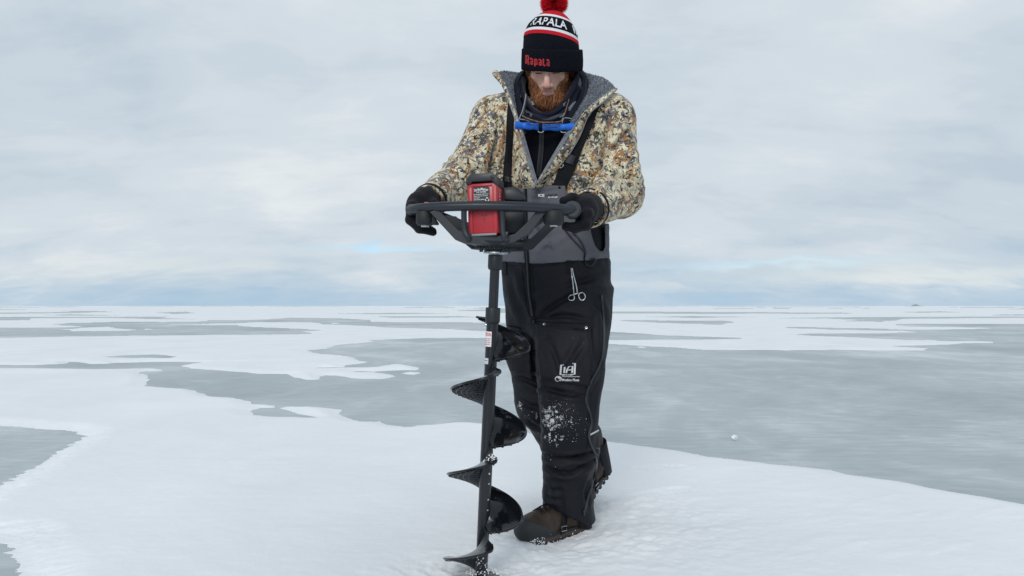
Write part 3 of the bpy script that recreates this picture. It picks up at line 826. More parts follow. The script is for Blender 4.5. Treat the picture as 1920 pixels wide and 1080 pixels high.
for k_, (s_, wd) in enumerate((('Rechargeable Lithium Ion', 0.043), ('Battery Pack Use Only With', 0.041), ('Chargers', 0.018), ('40V 5.0Ah 200Wh', 0.032), ('Li-ion', 0.013), ('See manual', 0.03))):
    v, f = norm_text(s_, 0.03)
    zb = LZ + 0.0030 - k_ * 0.0050
    mb.add([flab(LX - 0.0225 + u * wd, zb + w2 * 0.0032, 0.0032) for u, w2 in v], f)
for k_ in range(3):      # recycling triangle of three bent arrows
    a0 = R(90 + 120 * k_); c = np.array((LX + 0.0165, LZ - 0.0115))
    p_ = [c + 0.0052 * np.array((math.cos(a0 + R(s)), math.sin(a0 + R(s)))) * (1.0 if abs(s) < 20 else 0.85) for s in (-42, -15, 15, 42)]
    v, f = ribbon2d(p_, 0.0026); mb.add([flab(*q_, 0.0032) for q_ in v], f)
mb.build('lettering', white_p, lab, angle=0)
mb = MB()
for pts in ([(-0.004, -0.023), (-0.001, -0.017), (0.002, -0.023)], [(0.008, -0.018), (0.008, -0.023)], [(0.013, -0.017), (0.009, -0.020), (0.013, -0.023)]):
    v, f = ribbon2d(pts, 0.0014); mb.add([flab(*q_, 0.0010) for q_ in v], f)
pp = [(0.004 + 0.0045 * math.cos(R(a)), -0.031 + 0.0045 * math.sin(R(a))) for a in (90, 210, 330, 90)]
v, f = ribbon2d(pp, 0.001); mb.add([flab(*q_, 0.0010) for q_ in v], f)
v, f = ribbon2d([(0.004, -0.036), (0.004, -0.041)], 0.001); mb.add([flab(*q_, 0.0010) for q_ in v], f)
mb.build('moulded_mark', dark_p, bat, angle=0)
mb = MB(); v, f = norm_text('LITHIUM ION', 0.02)
mb.add([bl(BW / 2 + 0.0006, -0.018 + 0.012 * (1 - w2), 0.055 - 0.115 * u) for u, w2 in v], f)
mb.build('side_lettering', white_p, bat, angle=0)
# ------------------------------------------------------------------ distance-field modelling
class Fld:
    def __init__(s, lo, hi, h):
        s.lo = np.array(lo, float); s.h = h
        s.n = np.ceil((np.array(hi) - s.lo) / h).astype(int) + 1
        ax = [(s.lo[i] + h * np.arange(s.n[i])).astype(np.float32) for i in range(3)]
        s.X, s.Y, s.Z = np.meshgrid(*ax, indexing='ij', sparse=True)
        s.z1 = ax[2]
    def cap(s, a, b, ra, rb):
        a = np.asarray(a, np.float32); b = np.asarray(b, np.float32); ba = b - a; L2 = float(ba @ ba) + 1e-9
        px, py, pz = s.X - a[0], s.Y - a[1], s.Z - a[2]
        t = np.clip((px * ba[0] + py * ba[1] + pz * ba[2]) / np.float32(L2), 0, 1)
        return np.sqrt((px - t * ba[0]) ** 2 + (py - t * ba[1]) ** 2 + (pz - t * ba[2]) ** 2) - (np.float32(ra) + t * np.float32(rb - ra))
    def ell(s, c, r, M=None):
        px, py, pz = s.X - np.float32(c[0]), s.Y - np.float32(c[1]), s.Z - np.float32(c[2])
        if M is not None:
            M = np.asarray(M, np.float32)      # columns = local axes
            px, py, pz = [px * M[0, i] + py * M[1, i] + pz * M[2, i] for i in range(3)]
        k = np.sqrt((px / r[0]) ** 2 + (py / r[1]) ** 2 + (pz / r[2]) ** 2) + 1e-6
        k2 = np.sqrt((px / r[0] ** 2) ** 2 + (py / r[1] ** 2) ** 2 + (pz / r[2] ** 2) ** 2) + 1e-6
        return (k * (k - 1) / k2).astype(np.float32)
    def col(s, secs, th=0.0, n=2.0):
        """vertical column; secs rows (z, cx, cy, a, b) any order"""
        q = np.array(sorted(secs)); z = s.z1
        cx, cy, a, b = [np.interp(z, q[:, 0], q[:, i]).astype(np.float32)[None, None, :] for i in (1, 2, 3, 4)]
        dx, dy = s.X - cx, s.Y - cy
        c_, s_ = np.float32(math.cos(th)), np.float32(math.sin(th))
        x1 = dx * c_ + dy * s_; y1 = -dx * s_ + dy * c_
        k = (np.abs(x1 / a) ** n + np.abs(y1 / b) ** n) ** (1 / n) + 1e-4
        r = np.sqrt(x1 * x1 + y1 * y1) + 1e-5
        d = r * (1 - 1 / k)
        return np.maximum(d, -np.minimum(a, b)).astype(np.float32)
    def full(s, a): return np.broadcast_to(a, tuple(s.n)).astype(np.float32)
    def pxpy(s):
        return 960 + F * s.X / s.Y + 0 * s.Z, HY + F * (H - s.Z) / s.Y + 0 * s.X
def smin(a, b, k):
    h = np.clip(0.5 + 0.5 * (b - a) / k, 0, 1)
    return b * (1 - h) + a * h - k * h * (1 - h)
def smax(a, b, k): return -smin(-a, -b, k)

def snets(fl, f):
    f = fl.full(f); nx, ny, nz = f.shape
    f = f.copy()
    f[0] = f[-1] = 1; f[:, 0] = f[:, -1] = 1; f[:, :, 0] = f[:, :, -1] = 1
    s = f < 0
    cn = np.zeros((nx - 1, ny - 1, nz - 1), np.float32); acc = [np.zeros_like(cn) for _ in range(3)]
    edges = {}
    for ax in range(3):
        sl0 = [slice(None)] * 3; sl1 = [slice(None)] * 3
        sl0[ax] = slice(0, -1); sl1[ax] = slice(1, None)
        a, b = f[tuple(sl0)], f[tuple(sl1)]
        cr = s[tuple(sl0)] != s[tuple(sl1)]
        t = np.where(cr, a / np.where(a == b, 1, a - b), 0).astype(np.float32)
        edges[ax] = (cr, s[tuple(sl0)])
        o = [i for i in range(3) if i != ax]
        for d1 in (0, 1):
            for d2 in (0, 1):
                sl = [slice(None)] * 3
                sl[o[0]] = slice(d1, d1 + cn.shape[o[0]]); sl[o[1]] = slice(d2, d2 + cn.shape[o[1]])
                c = cr[tuple(sl)]; cn += c
                acc[ax] += t[tuple(sl)]
                if d1: acc[o[0]] += c
                if d2: acc[o[1]] += c
    act = cn > 0
    ids = np.full(cn.shape, -1, np.int64); ids[act] = np.arange(act.sum())
    I = np.argwhere(act)
    V = np.stack([acc[i][act] / cn[act] for i in range(3)], 1) + I
    V = fl.lo + V * fl.h
    Q = []
    for ax in range(3):
        cr, s0 = edges[ax]
        o = [(ax + 1) % 3, (ax + 2) % 3]
        e = np.argwhere(cr)
        ok = (e[:, o[0]] > 0) & (e[:, o[1]] > 0) & (e[:, o[0]] < f.shape[o[0]] - 1) & (e[:, o[1]] < f.shape[o[1]] - 1)
        e = e[ok]
        if not len(e): continue
        sg = s0[tuple(e.T)]
        def g(d0, d1):
            q = e.copy(); q[:, o[0]] -= d0; q[:, o[1]] -= d1
            return ids[tuple(q.T)]
        q = np.stack([g(1, 1), g(0, 1), g(0, 0), g(1, 0)], 1)
        q[~sg] = q[~sg][:, ::-1]
        Q.append(q)
    return V, np.concatenate(Q)
def vnormals(V, Q):
    fn = np.cross(V[Q[:, 2]] - V[Q[:, 0]], V[Q[:, 3]] - V[Q[:, 1]])
    N = np.zeros_like(V)
    for i in range(4):
        for k in range(3): N[:, k] += np.bincount(Q[:, i], fn[:, k], len(V))
    return N / (np.linalg.norm(N, axis=1)[:, None] + 1e-12)
def relax(V, Q, it=2, w=0.5):
    n = len(V)
    deg = np.zeros(n)
    for i in range(4): deg += np.bincount(Q[:, i], minlength=n) * 2
    for _ in range(it):
        A = np.zeros_like(V)
        for i in range(4):
            for j in ((i + 1) % 4, (i + 3) % 4):
                for k in range(3): A[:, k] += np.bincount(Q[:, i], V[Q[:, j], k], n)
        V = V * (1 - w) + w * A / deg[:, None]
    return V
def pdist(px, py, pts):
    d = np.full(np.shape(px), 1e9); pts = np.asarray(pts, float)
    for (ax_, ay_), (bx, by) in zip(pts[:-1], pts[1:]):
        ex, ey = bx - ax_, by - ay_
        t = np.clip(((px - ax_) * ex + (py - ay_) * ey) / (ex * ex + ey * ey), 0, 1)
        d = np.minimum(d, np.hypot(px - ax_ - ex * t, py - ay_ - ey * t))
    return d
def signed_side(px, py, a, b):
    return (b[0] - a[0]) * (py - a[1]) - (b[1] - a[1]) * (px - a[0])
def folds(V, Q, lst, noise=(), front=True):
    """raise/crease cloth along normals; lst rows (pts in photo px, amplitude m, width m)"""
    N = vnormals(V, Q); px, py = proj(V)
    wgt = np.clip(-N[:, 1] * 1.4 + 0.25, 0, 1)
    D = np.zeros(len(V))
    for pts, amp, wd in lst:
        p = np.asarray(pts, float); pw = spline(p, 5) if len(p) > 2 else p
        d = pdist(px, py, pw) * V[:, 1] / F
        # fade at both ends
        L_ = np.hypot(*np.diff(p, axis=0).T).sum()
        de = np.minimum(np.hypot(px - p[0, 0], py - p[0, 1]), np.hypot(px - p[-1, 0], py - p[-1, 1]))
        fade = 0.25 + 0.75 * sstep(0, 0.3 * L_, de)
        D += wgt * fade * amp * (np.exp(-(d / wd) ** 2) - 0.45 * np.exp(-((d - 1.9 * wd) / (1.1 * wd)) ** 2))
    for sc, st, a, sd_n, o in noise:
        q = V * sc * np.asarray(st)
        n_ = fbm(q[:, 0], q[:, 1], q[:, 2], oct=o, seed=sd_n)
        D += a * (n_ - 0.25 * np.abs(n_))
    return V + N * D[:, None]
def bvh(V, Q): return BVHTree.FromPolygons([tuple(v) for v in V], [tuple(int(i) for i in q) for q in Q])
CAMP = Vector((0, 0, H))
def hit(tr, px, py, off=0.0):
    d = Vector(tuple(P(px, py, 1.0))) - CAMP; d.normalize()
    trs = tr if isinstance(tr, (list, tuple)) else [tr]
    best = None
    for t_ in trs:
        r = t_.ray_cast(CAMP, d)
        if r[0] is not None and (best is None or r[3] < best[3]): best = r
    if best is None: return None
    n = best[1] if best[1].dot(d) < 0 else -best[1]
    n = (n * 0.6 - d * 0.4).normalized()
    return np.array(best[0] + n * off), np.array(n)
def smooth_line(a, it=2):
    a = a.copy()
    for _ in range(it): a[1:-1] = 0.25 * a[:-2] + 0.5 * a[1:-1] + 0.25 * a[2:]
    return a
def drape_strip(mb, tr, pts, width, off=0.002, th=0.002, nx=3, sub=6, m=0, crown=0.0, sm=2):
    """cloth strip laid along a photo-px polyline on the surface below it; width px (scalar or per point)"""
    p = spline(pts, sub) if len(pts) > 2 else np.array([np.asarray(pts[0]) + (np.asarray(pts[1]) - np.asarray(pts[0])) * t for t in np.linspace(0, 1, sub * 2)], float)
    w_ = np.full(len(p), width, float) if np.isscalar(width) else np.interp(np.linspace(0, 1, len(p)), np.linspace(0, 1, len(width)), width)
    T = np.gradient(p, axis=0); T /= np.linalg.norm(T, axis=1)[:, None]
    Nn = np.stack([-T[:, 1], T[:, 0]], 1)
    G = []; last = None
    for i in range(len(p)):
        row = []
        for j in range(nx):
            s_ = j / (nx - 1) - 0.5
            h_ = hit(tr, *(p[i] + Nn[i] * s_ * w_[i]), off + th + crown * (1 - 4 * s_ * s_))
            row.append(h_)
        row = [r if r is not None else None for r in row]
        good = [r for r in row if r is not None]
        if not good: continue
        row = [r if r is not None else good[0] for r in row]
        G.append([r[0] for r in row])
    G = np.array(G)
    for j in range(nx): G[:, j] = smooth_line(G[:, j], sm)
    return sheet(mb, G, th, m)
def sheet(mb, G, th, m=0, mback=None):
    """grid surface with thickness (back shifted away from the lens side along normals)"""
    G = np.asarray(G, float); a, b = G.shape[:2]
    du = np.gradient(G, axis=0); dv = np.gradient(G, axis=1)
    n = np.cross(du, dv); n /= np.linalg.norm(n, axis=2)[..., None] + 1e-12
    if (n[..., 1].mean() > 0): n = -n
    Bk = G - n * th
    idx = np.arange(a * b).reshape(a, b)
    fs = []; ms = []
    for i in range(a - 1):
        for j in range(b - 1):
            q_ = (idx[i, j], idx[i, j + 1], idx[i + 1, j + 1], idx[i + 1, j])
            fs.append(q_); ms.append(m)
            fs.append(tuple(x + a * b for x in q_[::-1])); ms.append(m if mback is None else mback)
    rim = [idx[0, j] for j in range(b)] + [idx[i, -1] for i in range(1, a)] + [idx[-1, j] for j in range(b - 2, -1, -1)] + [idx[i, 0] for i in range(a - 2, 0, -1)]
    for k_ in range(len(rim)):
        x, y_ = rim[k_], rim[(k_ + 1) % len(rim)]
        fs.append((y_, x, x + a * b, y_ + a * b)); ms.append(m)
    v = np.concatenate([G.reshape(-1, 3), Bk.reshape(-1, 3)])
    b0 = mb.n
    mb.v.append(v); mb.n += len(v)
    for q_, k_ in zip(fs, ms): mb.f.append(tuple(int(x) + b0 for x in q_)); mb.m.append(k_)
    return G
def drape_line(mb, tr, pts, rad, off=0.0, sub=6, n=8, m=0, sm=2, flat=None):
    p = spline(pts, sub) if len(pts) > 2 else np.array([np.asarray(pts[0]) + (np.asarray(pts[1]) - np.asarray(pts[0])) * t for t in np.linspace(0, 1, sub * 2)], float)
    L_ = [h_[0] for h_ in (hit(tr, *q_, off) for q_ in p) if h_ is not None]
    L_ = smooth_line(np.array(L_), sm)
    mb.tube(L_, rad, n, m=m, flat=flat); return L_
def drape_flat(mb, tr, v2, f, fn, off=0.0015, m=0):
    """flat print: 2-D verts -> photo px through fn -> onto the surface"""
    vs = []; lastp = None
    for u, w2 in v2:
        h_ = hit(tr, *fn(u, w2), off)
        lastp = h_[0] if h_ is not None else lastp
        vs.append(lastp)
    mb.add(vs, f, m)
def loft(curves, n_along=6, n_across=5):
    """smooth surface through a few curves (lists of 3-D points, equal counts)"""
    A = np.array([spline(c, n_along) for c in curves])           # curves x samples
    return np.array([spline(A[:, j], n_across) for j in range(A.shape[1])])
# ------------------------------------------------------------------ the man
def camo_mat():
    m = bpy.data.materials.new('camouflage_cloth'); m.use_nodes = True
    t = m.node_tree; b = t.nodes['Principled BSDF']
    tcn = t.nodes.new('ShaderNodeTexCoord')
    def nz(scale, detail, rough, loc, dist=0.0):
        mp = t.nodes.new('ShaderNodeMapping'); mp.inputs['Location'].default_value = loc
        t.links.new(tcn.outputs['Object'], mp.inputs[0])
        n = t.nodes.new('ShaderNodeTexNoise'); n.inputs['Scale'].default_value = scale; n.inputs['Detail'].default_value = detail
        n.inputs['Roughness'].default_value = rough; n.inputs['Distortion'].default_value = dist
        t.links.new(mp.outputs[0], n.inputs['Vector']); return n.outputs[0]
    def thr(s, a, b_):
        n = t.nodes.new('ShaderNodeMapRange'); n.inputs[1].default_value = a; n.inputs[2].default_value = b_
        t.links.new(s, n.inputs[0]); return n.outputs[0]
    def mx(fac, a, b_):
        n = t.nodes.new('ShaderNodeMix'); n.data_type = 'RGBA'
        t.links.new(fac, n.inputs[0])
        for i, v in ((6, a), (7, b_)):
            if isinstance(v, tuple): n.inputs[i].default_value = (*v, 1)
            else: t.links.new(v, n.inputs[i])
        return n.outputs[2]
    c = mx(thr(nz(30, 3, 0.5, (9, 3, 1), 0.5), 0.46, 0.52), (0.72, 0.67, 0.50), (0.55, 0.49, 0.355))
    c = mx(thr(nz(24, 3.2, 0.62, (1, 2, 3), 0.6), 0.545, 0.555), c, (0.36, 0.185, 0.080))
    c = mx(thr(nz(44, 3.2, 0.6, (21, 2, 7), 0.6), 0.575, 0.585), c, (0.47, 0.28, 0.14))
    c = mx(thr(nz(27, 3.2, 0.62, (5, 8, 2), 0.6), 0.558, 0.568), c, (0.185, 0.172, 0.188))
    c = mx(thr(nz(28, 3.5, 0.65, (2, 14, 6), 0.8), 0.572, 0.58), c, (0.085, 0.088, 0.076))
    c = mx(thr(nz(70, 2, 0.6, (7, 1, 9), 0.5), 0.60, 0.61), c, (0.76, 0.72, 0.55))
    c = mx(thr(nz(62, 3, 0.65, (3, 11, 4), 0.8), 0.595, 0.603), c, (0.022, 0.022, 0.024))
    c = mx(thr(nz(120, 1.5, 0.5, (13, 4, 8), 0.4), 0.655, 0.665), c, (0.02, 0.02, 0.022))
    t.links.new(c, b.inputs['Base Color'])
    b.inputs['Roughness'].default_value = 0.82; b.inputs['Specular IOR Level'].default_value = 0.25
    b.inputs['Sheen Weight'].default_value = 0.08
    bp = t.nodes.new('ShaderNodeBump'); bp.inputs['Strength'].default_value = 0.25; bp.inputs['Distance'].default_value = 0.0012
    t.links.new(nz(420, 3, 0.6, (0, 0, 0)), bp.inputs['Height'])
    bp2 = t.nodes.new('ShaderNodeBump'); bp2.inputs['Strength'].default_value = 0.16; bp2.inputs['Distance'].default_value = 0.006
    t.links.new(nz(22, 3, 0.5, (4, 4, 4), 0.6), bp2.inputs['Height']); t.links.new(bp.outputs[0], bp2.inputs['Normal'])
    t.links.new(bp2.outputs[0], b.inputs['Normal'])
    return m
camo = camo_mat()
pant_m = mat('black_nylon', (0.0062, 0.0072, 0.0115), 0.62, spec=0.22, bump=(0.35, 55, 0.004), var=(0.3, 9))
fleece_m = mat('black_fleece', (0.0055, 0.006, 0.010), 0.9, spec=0.12, bump=(0.4, 260, 0.0015))
navy_m = mat('navy_knit', (0.010, 0.012, 0.023), 0.85, spec=0.15, bump=(0.4, 220, 0.0015), var=(0.3, 20))
gaitin_m = mat('grey_violet_lining', (0.055, 0.055, 0.078), 0.9, spec=0.2, bump=(0.3, 300, 0.001), var=(0.2, 30))
sherpa_m = mat('grey_sherpa', (0.20, 0.22, 0.255), 0.95, spec=0.15, bump=(0.8, 120, 0.004), var=(0.45, 60), sheen=0.3)
glove_m = mat('black_fleece_glove', (0.0075, 0.0072, 0.0115), 0.85, spec=0.2, bump=(0.5, 120, 0.002), sheen=0.05, var=(0.3, 30))
strap_m = mat('black_webbing', (0.0055, 0.006, 0.009), 0.7, spec=0.2, bump=(0.3, 500, 0.0006))
zip_m = mat('grey_zip_tape', (0.20, 0.205, 0.235), 0.7, bump=(0.4, 600, 0.0006))
zipk_m = mat('black_zip_teeth', (0.016, 0.018, 0.024), 0.42, bump=(0.6, 700, 0.0008))
knit_m = mat('black_knit', (0.0055, 0.006, 0.011), 0.92, spec=0.12, bump=(0.6, 330, 0.0016), var=(0.25, 120))
knit_r = mat('red_knit', (0.52, 0.010, 0.022), 0.9, spec=0.2, bump=(0.6, 330, 0.0016), var=(0.15, 150))
knit_w = mat('white_knit', (0.72, 0.73, 0.77), 0.9, spec=0.2, bump=(0.5, 330, 0.0014), var=(0.06, 150))
logo_m = mat('silver_print', (0.52, 0.54, 0.57), 0.5)
leather = mat('brown_leather', (0.040, 0.027, 0.021), 0.6, spec=0.35, bump=(0.45, 45, 0.004), var=(0.4, 28))
toe_m = mat('dark_rubber_toe', (0.012, 0.013, 0.015), 0.55, bump=(0.3, 60, 0.002), var=(0.3, 25))
sole_m = mat('black_rubber_sole', (0.012, 0.012, 0.014), 0.7, bump=(0.3, 80, 0.002))
welt_m = mat('brown_welt', (0.045, 0.034, 0.030), 0.6, bump=(0.3, 120, 0.001))

# grey bib cloth with dirt stains
bibg = mat('grey_bib_cloth', (0.108, 0.110, 0.130), 0.8, spec=0.25, bump=(0.3, 420, 0.0008))
t = bibg.node_tree; b = t.nodes['Principled BSDF']; tcn = t.nodes.new('ShaderNodeTexCoord')
n = t.nodes.new('ShaderNodeTexNoise'); n.inputs['Scale'].default_value = 17; n.inputs['Detail'].default_value = 6; n.inputs['Roughness'].default_value = 0.6; n.inputs['Distortion'].default_value = 0.4
t.links.new(tcn.outputs['Object'], n.inputs['Vector'])
rp = t.nodes.new('ShaderNodeValToRGB'); e = rp.color_ramp.elements
e[0].position = 0.30; e[0].color = (0.120, 0.122, 0.142, 1); e[1].position = 0.72; e[1].color = (0.046, 0.047, 0.058, 1)
e.new(0.60).color = (0.104, 0.106, 0.125, 1)
t.links.new(n.outputs[0], rp.inputs[0]); t.links.new(rp.outputs[0], b.inputs['Base Color'])

PX0 = P(1045, 985, 2.74)
man = empty('person', (PX0[0], 2.74, 0.0), 'bearded man in camouflage jacket, black bibs and red bobble hat, looking down at his auger', 'person')
TH = R(-22)
def sec(py, cx, half, b_, cy):
    hw = half * cy / F
    a = math.sqrt(max((hw * hw - b_ * b_ * 0.14) / 0.86, 0.0009))
    p = P(cx, py, cy)
    return (p[2], p[0], cy, a, b_)

# ---- trousers of the bib overalls
lo = (P(930, 500, 2.75)[0], 2.40, 0.0); hi = (0.46, 3.22, P(1000, 398, 2.75)[2])
fl = Fld(lo, hi, 0.0058)
hip = fl.col([sec(400, 1045, 86, .134, 2.735), sec(440, 1044, 90, .139, 2.74), sec(480, 1042, 95.5, .147, 2.748), sec(492, 1042, 99.5, .152, 2.75), sec(530, 1042, 98, .152, 2.75), sec(570, 1043, 96, .150, 2.75), sec(605, 1043, 94, .138, 2.75), sec(640, 1043, 86, .12, 2.75)], TH, 2.3)
hip = smax(hip, P(0, 628, 2.75)[2] - fl.Z, 0.05)
hip = np.maximum(hip, fl.Z - P(0, 402, 2.75)[2])
leg1 = fl.col([sec(540, 1082, 62, .125, 2.72), sec(600, 1073, 66, .122, 2.69), sec(650, 1071, 67, .119, 2.66), sec(700, 1068, 63, .113, 2.62), sec(760, 1067, 54, .104, 2.585), sec(800, 1069, 52, .100, 2.585), sec(845, 1070, 53, .100, 2.615), sec(880, 1066, 48, .093, 2.64), sec(920, 1063, 47, .094, 2.665), sec(960, 1065, 49, .097, 2.685), sec(1000, 1070, 50, .096, 2.695)], TH, 2.2)
leg1 = np.maximum(leg1, fl.Z - P(0, 545, 2.72)[2])
AN = P(1068, 965, 2.685); UX, UY = -0.763, -0.646
hem = (0.070 + 0.50 * ((fl.X - AN[0]) * UX + (fl.Y - AN[1]) * UY)) - fl.Z
hem = np.maximum(hem, 0.058 - fl.Z)
leg1 = np.maximum(leg1, hem)
leg2 = fl.cap(P(995, 560, 2.83), P(1001, 655, 2.83), .098, .098)
leg2 = smin(leg2, fl.cap(P(1001, 655, 2.83), P(1016, 762, 2.80), .098, .090), 0.03)
leg2 = smin(leg2, fl.cap(P(1016, 762, 2.80), P(1058, 835, 2.95), .088, .083), 0.03)
leg2 = smin(leg2, fl.cap(P(1058, 835, 2.95), P(1101, 866, 3.09), .083, .080), 0.03)
f_ = smin(smin(hip, leg1, 0.05), leg2, 0.03)
V, Q = snets(fl, f_)
V = relax(V, Q, 2)
def polybump(V, Q, poly, amt, wd):
    N = vnormals(V, Q); px, py = proj(V)
    d = poly_sd(px, py, poly) * V[:, 1] / F
    wgt = np.clip(-N[:, 1] * 2 + 0.1, 0, 1)
    return V + N * (amt * sstep(-wd, wd * 0.3, d) * wgt)[:, None]
V = polybump(V, Q, [(1010, 612), (1104, 622), (1108, 680), (1103, 724), (1060, 716), (1002, 704), (1004, 660)], 0.010, 0.006)
V = polybump(V, Q, [(1018, 742), (1098, 735), (1102, 800), (1100, 848), (1060, 853), (1017, 842)], 0.006, 0.007)
V = polybump(V, Q, [(930, 612), (975, 622), (998, 655), (1000, 695), (940, 692)], 0.010, 0.007)
V = folds(V, Q, [(p_, a_ * 1.5, w_) for p_, a_, w_ in [
    ([(1002, 606), (1040, 572), (1090, 545)], -0.009, 0.010), ([(1000, 640), (1003, 680), (1008, 720)], -0.012, 0.010),
    ([(1008, 600), (1060, 592), (1105, 600)], -0.006, 0.008), ([(1040, 540), (1090, 528), (1130, 512)], -0.006, 0.011), ([(1000, 555), (1035, 540), (1070, 535)], 0.005, 0.012),
    ([(955, 520), (965, 560), (985, 600)], -0.005, 0.012), ([(1120, 560), (1112, 620), (1120, 700)], -0.005, 0.010), ([(1030, 640), (1045, 680), (1052, 712)], -0.006, 0.009), ([(1095, 640), (1070, 680), (1055, 712)], -0.005, 0.009),
    ([(1012, 725), (1060, 738), (1105, 742)], -0.007, 0.008), ([(1128, 700), (1112, 740), (1106, 790)], -0.007, 0.008),
    ([(1016, 849), (1050, 858), (1085, 857), (1122, 845)], -0.010, 0.006), ([(1018, 868), (1045, 884), (1075, 886), (1112, 862)], -0.013, 0.008), ([(1020, 862), (1060, 872), (1115, 856)], 0.007, 0.007),
    ([(1016, 905), (1030, 918), (1050, 920)], -0.007, 0.008), ([(1112, 890), (1100, 920), (1104, 955)], -0.006, 0.008), ([(1030, 900), (1040, 930), (1042, 955)], 0.004, 0.012), ([(1016, 925), (1024, 940), (1045, 946)], 0.006, 0.008),
    ([(962, 705), (985, 712), (1008, 722)], -0.009, 0.008), ([(975, 745), (990, 760), (1012, 766)], -0.008, 0.010), ([(985, 785), (1000, 800), (1014, 806)], -0.008, 0.009), ([(950, 640), (970, 660), (998, 668)], -0.006, 0.009),
    ([(1110, 560), (1130, 585), (1138, 620)], -0.005, 0.010), ([(950, 500), (975, 510), (985, 540)], -0.004, 0.010)]],
    noise=((7.5, (1, 1, .8), 0.009, 41, 4), (20, (1, 1, .7), 0.0025, 43, 2)))
bibs = mesh_obj('bib_overalls', V, Q, pant_m, man)
T_pant = bvh(V, Q)

# ---- jacket
lo = (P(775, 400, 2.36)[0], 2.21, P(0, 432, 2.55)[2]); hi = (P(1222, 300, 2.66)[0], 2.96, P(0, 138, 2.70)[2])
fl = Fld(lo, hi, 0.0054)
tor_secs = [sec(455, 1044, 88, .126, 2.745), sec(365, 1045, 88, .126, 2.735), sec(345, 1046, 95, .142, 2.73), sec(300, 1047, 97, .146, 2.72), sec(250, 1047, 100, .146, 2.71), sec(215, 1044, 99, .138, 2.71), sec(195, 1041, 92, .125, 2.71), sec(178, 1039, 76, .108, 2.71), sec(165, 1039, 64, .100, 2.71), sec(150, 1039, 60, .098, 2.71)]
tor = fl.col(tor_secs, TH, 2.3)
tor = smax(tor, fl.Z - P(0, 178, 2.68)[2], 0.03)
SL, EL, WL = P(1138, 228, 2.655), P(1162, 362, 2.60), P(1106, 391, 2.335)
SR, ER, WR = P(930, 226, 2.80), P(873, 334, 2.66), P(806, 377, 2.35)
arm = smin(fl.cap(SL, EL, .096, .083), fl.cap(P(1118, 205, 2.67), P(1140, 225, 2.655), .065, .085), 0.04)
arm = smin(arm, fl.cap(EL, WL, .083, .057), 0.035)
armr = smin(fl.cap(SR, ER, .090, .082), fl.cap(P(955, 205, 2.76), SR, .065, .082), 0.04)
armr = smin(armr, fl.cap(ER, WR, .082, .050), 0.035)
tor = smin(tor, fl.cap(P(938, 250, 2.77), P(928, 350, 2.74), .066, .066), 0.03)
jk = smin(smin(tor, arm, 0.012), armr, 0.014)
# cuff openings cut square to the sleeve
for e_, w_, r_ in ((EL, WL, .05), (ER, WR, .043)):
    d_ = (w_ - e_) / np.linalg.norm(w_ - e_)
    pl = (fl.X - w_[0]) * d_[0] + (fl.Y - w_[1]) * d_[1] + (fl.Z - w_[2]) * d_[2]
    rad_ = np.sqrt((fl.X - w_[0]) ** 2 + (fl.Y - w_[1]) ** 2 + (fl.Z - w_[2]) ** 2)
    jk = np.where(rad_ < 0.11, np.maximum(jk, pl - 0.010), jk)
    jk = np.where(rad_ < 0.11, np.maximum(jk, -np.maximum(rad_ - r_ * 0.94, -(pl + 0.02))), jk)
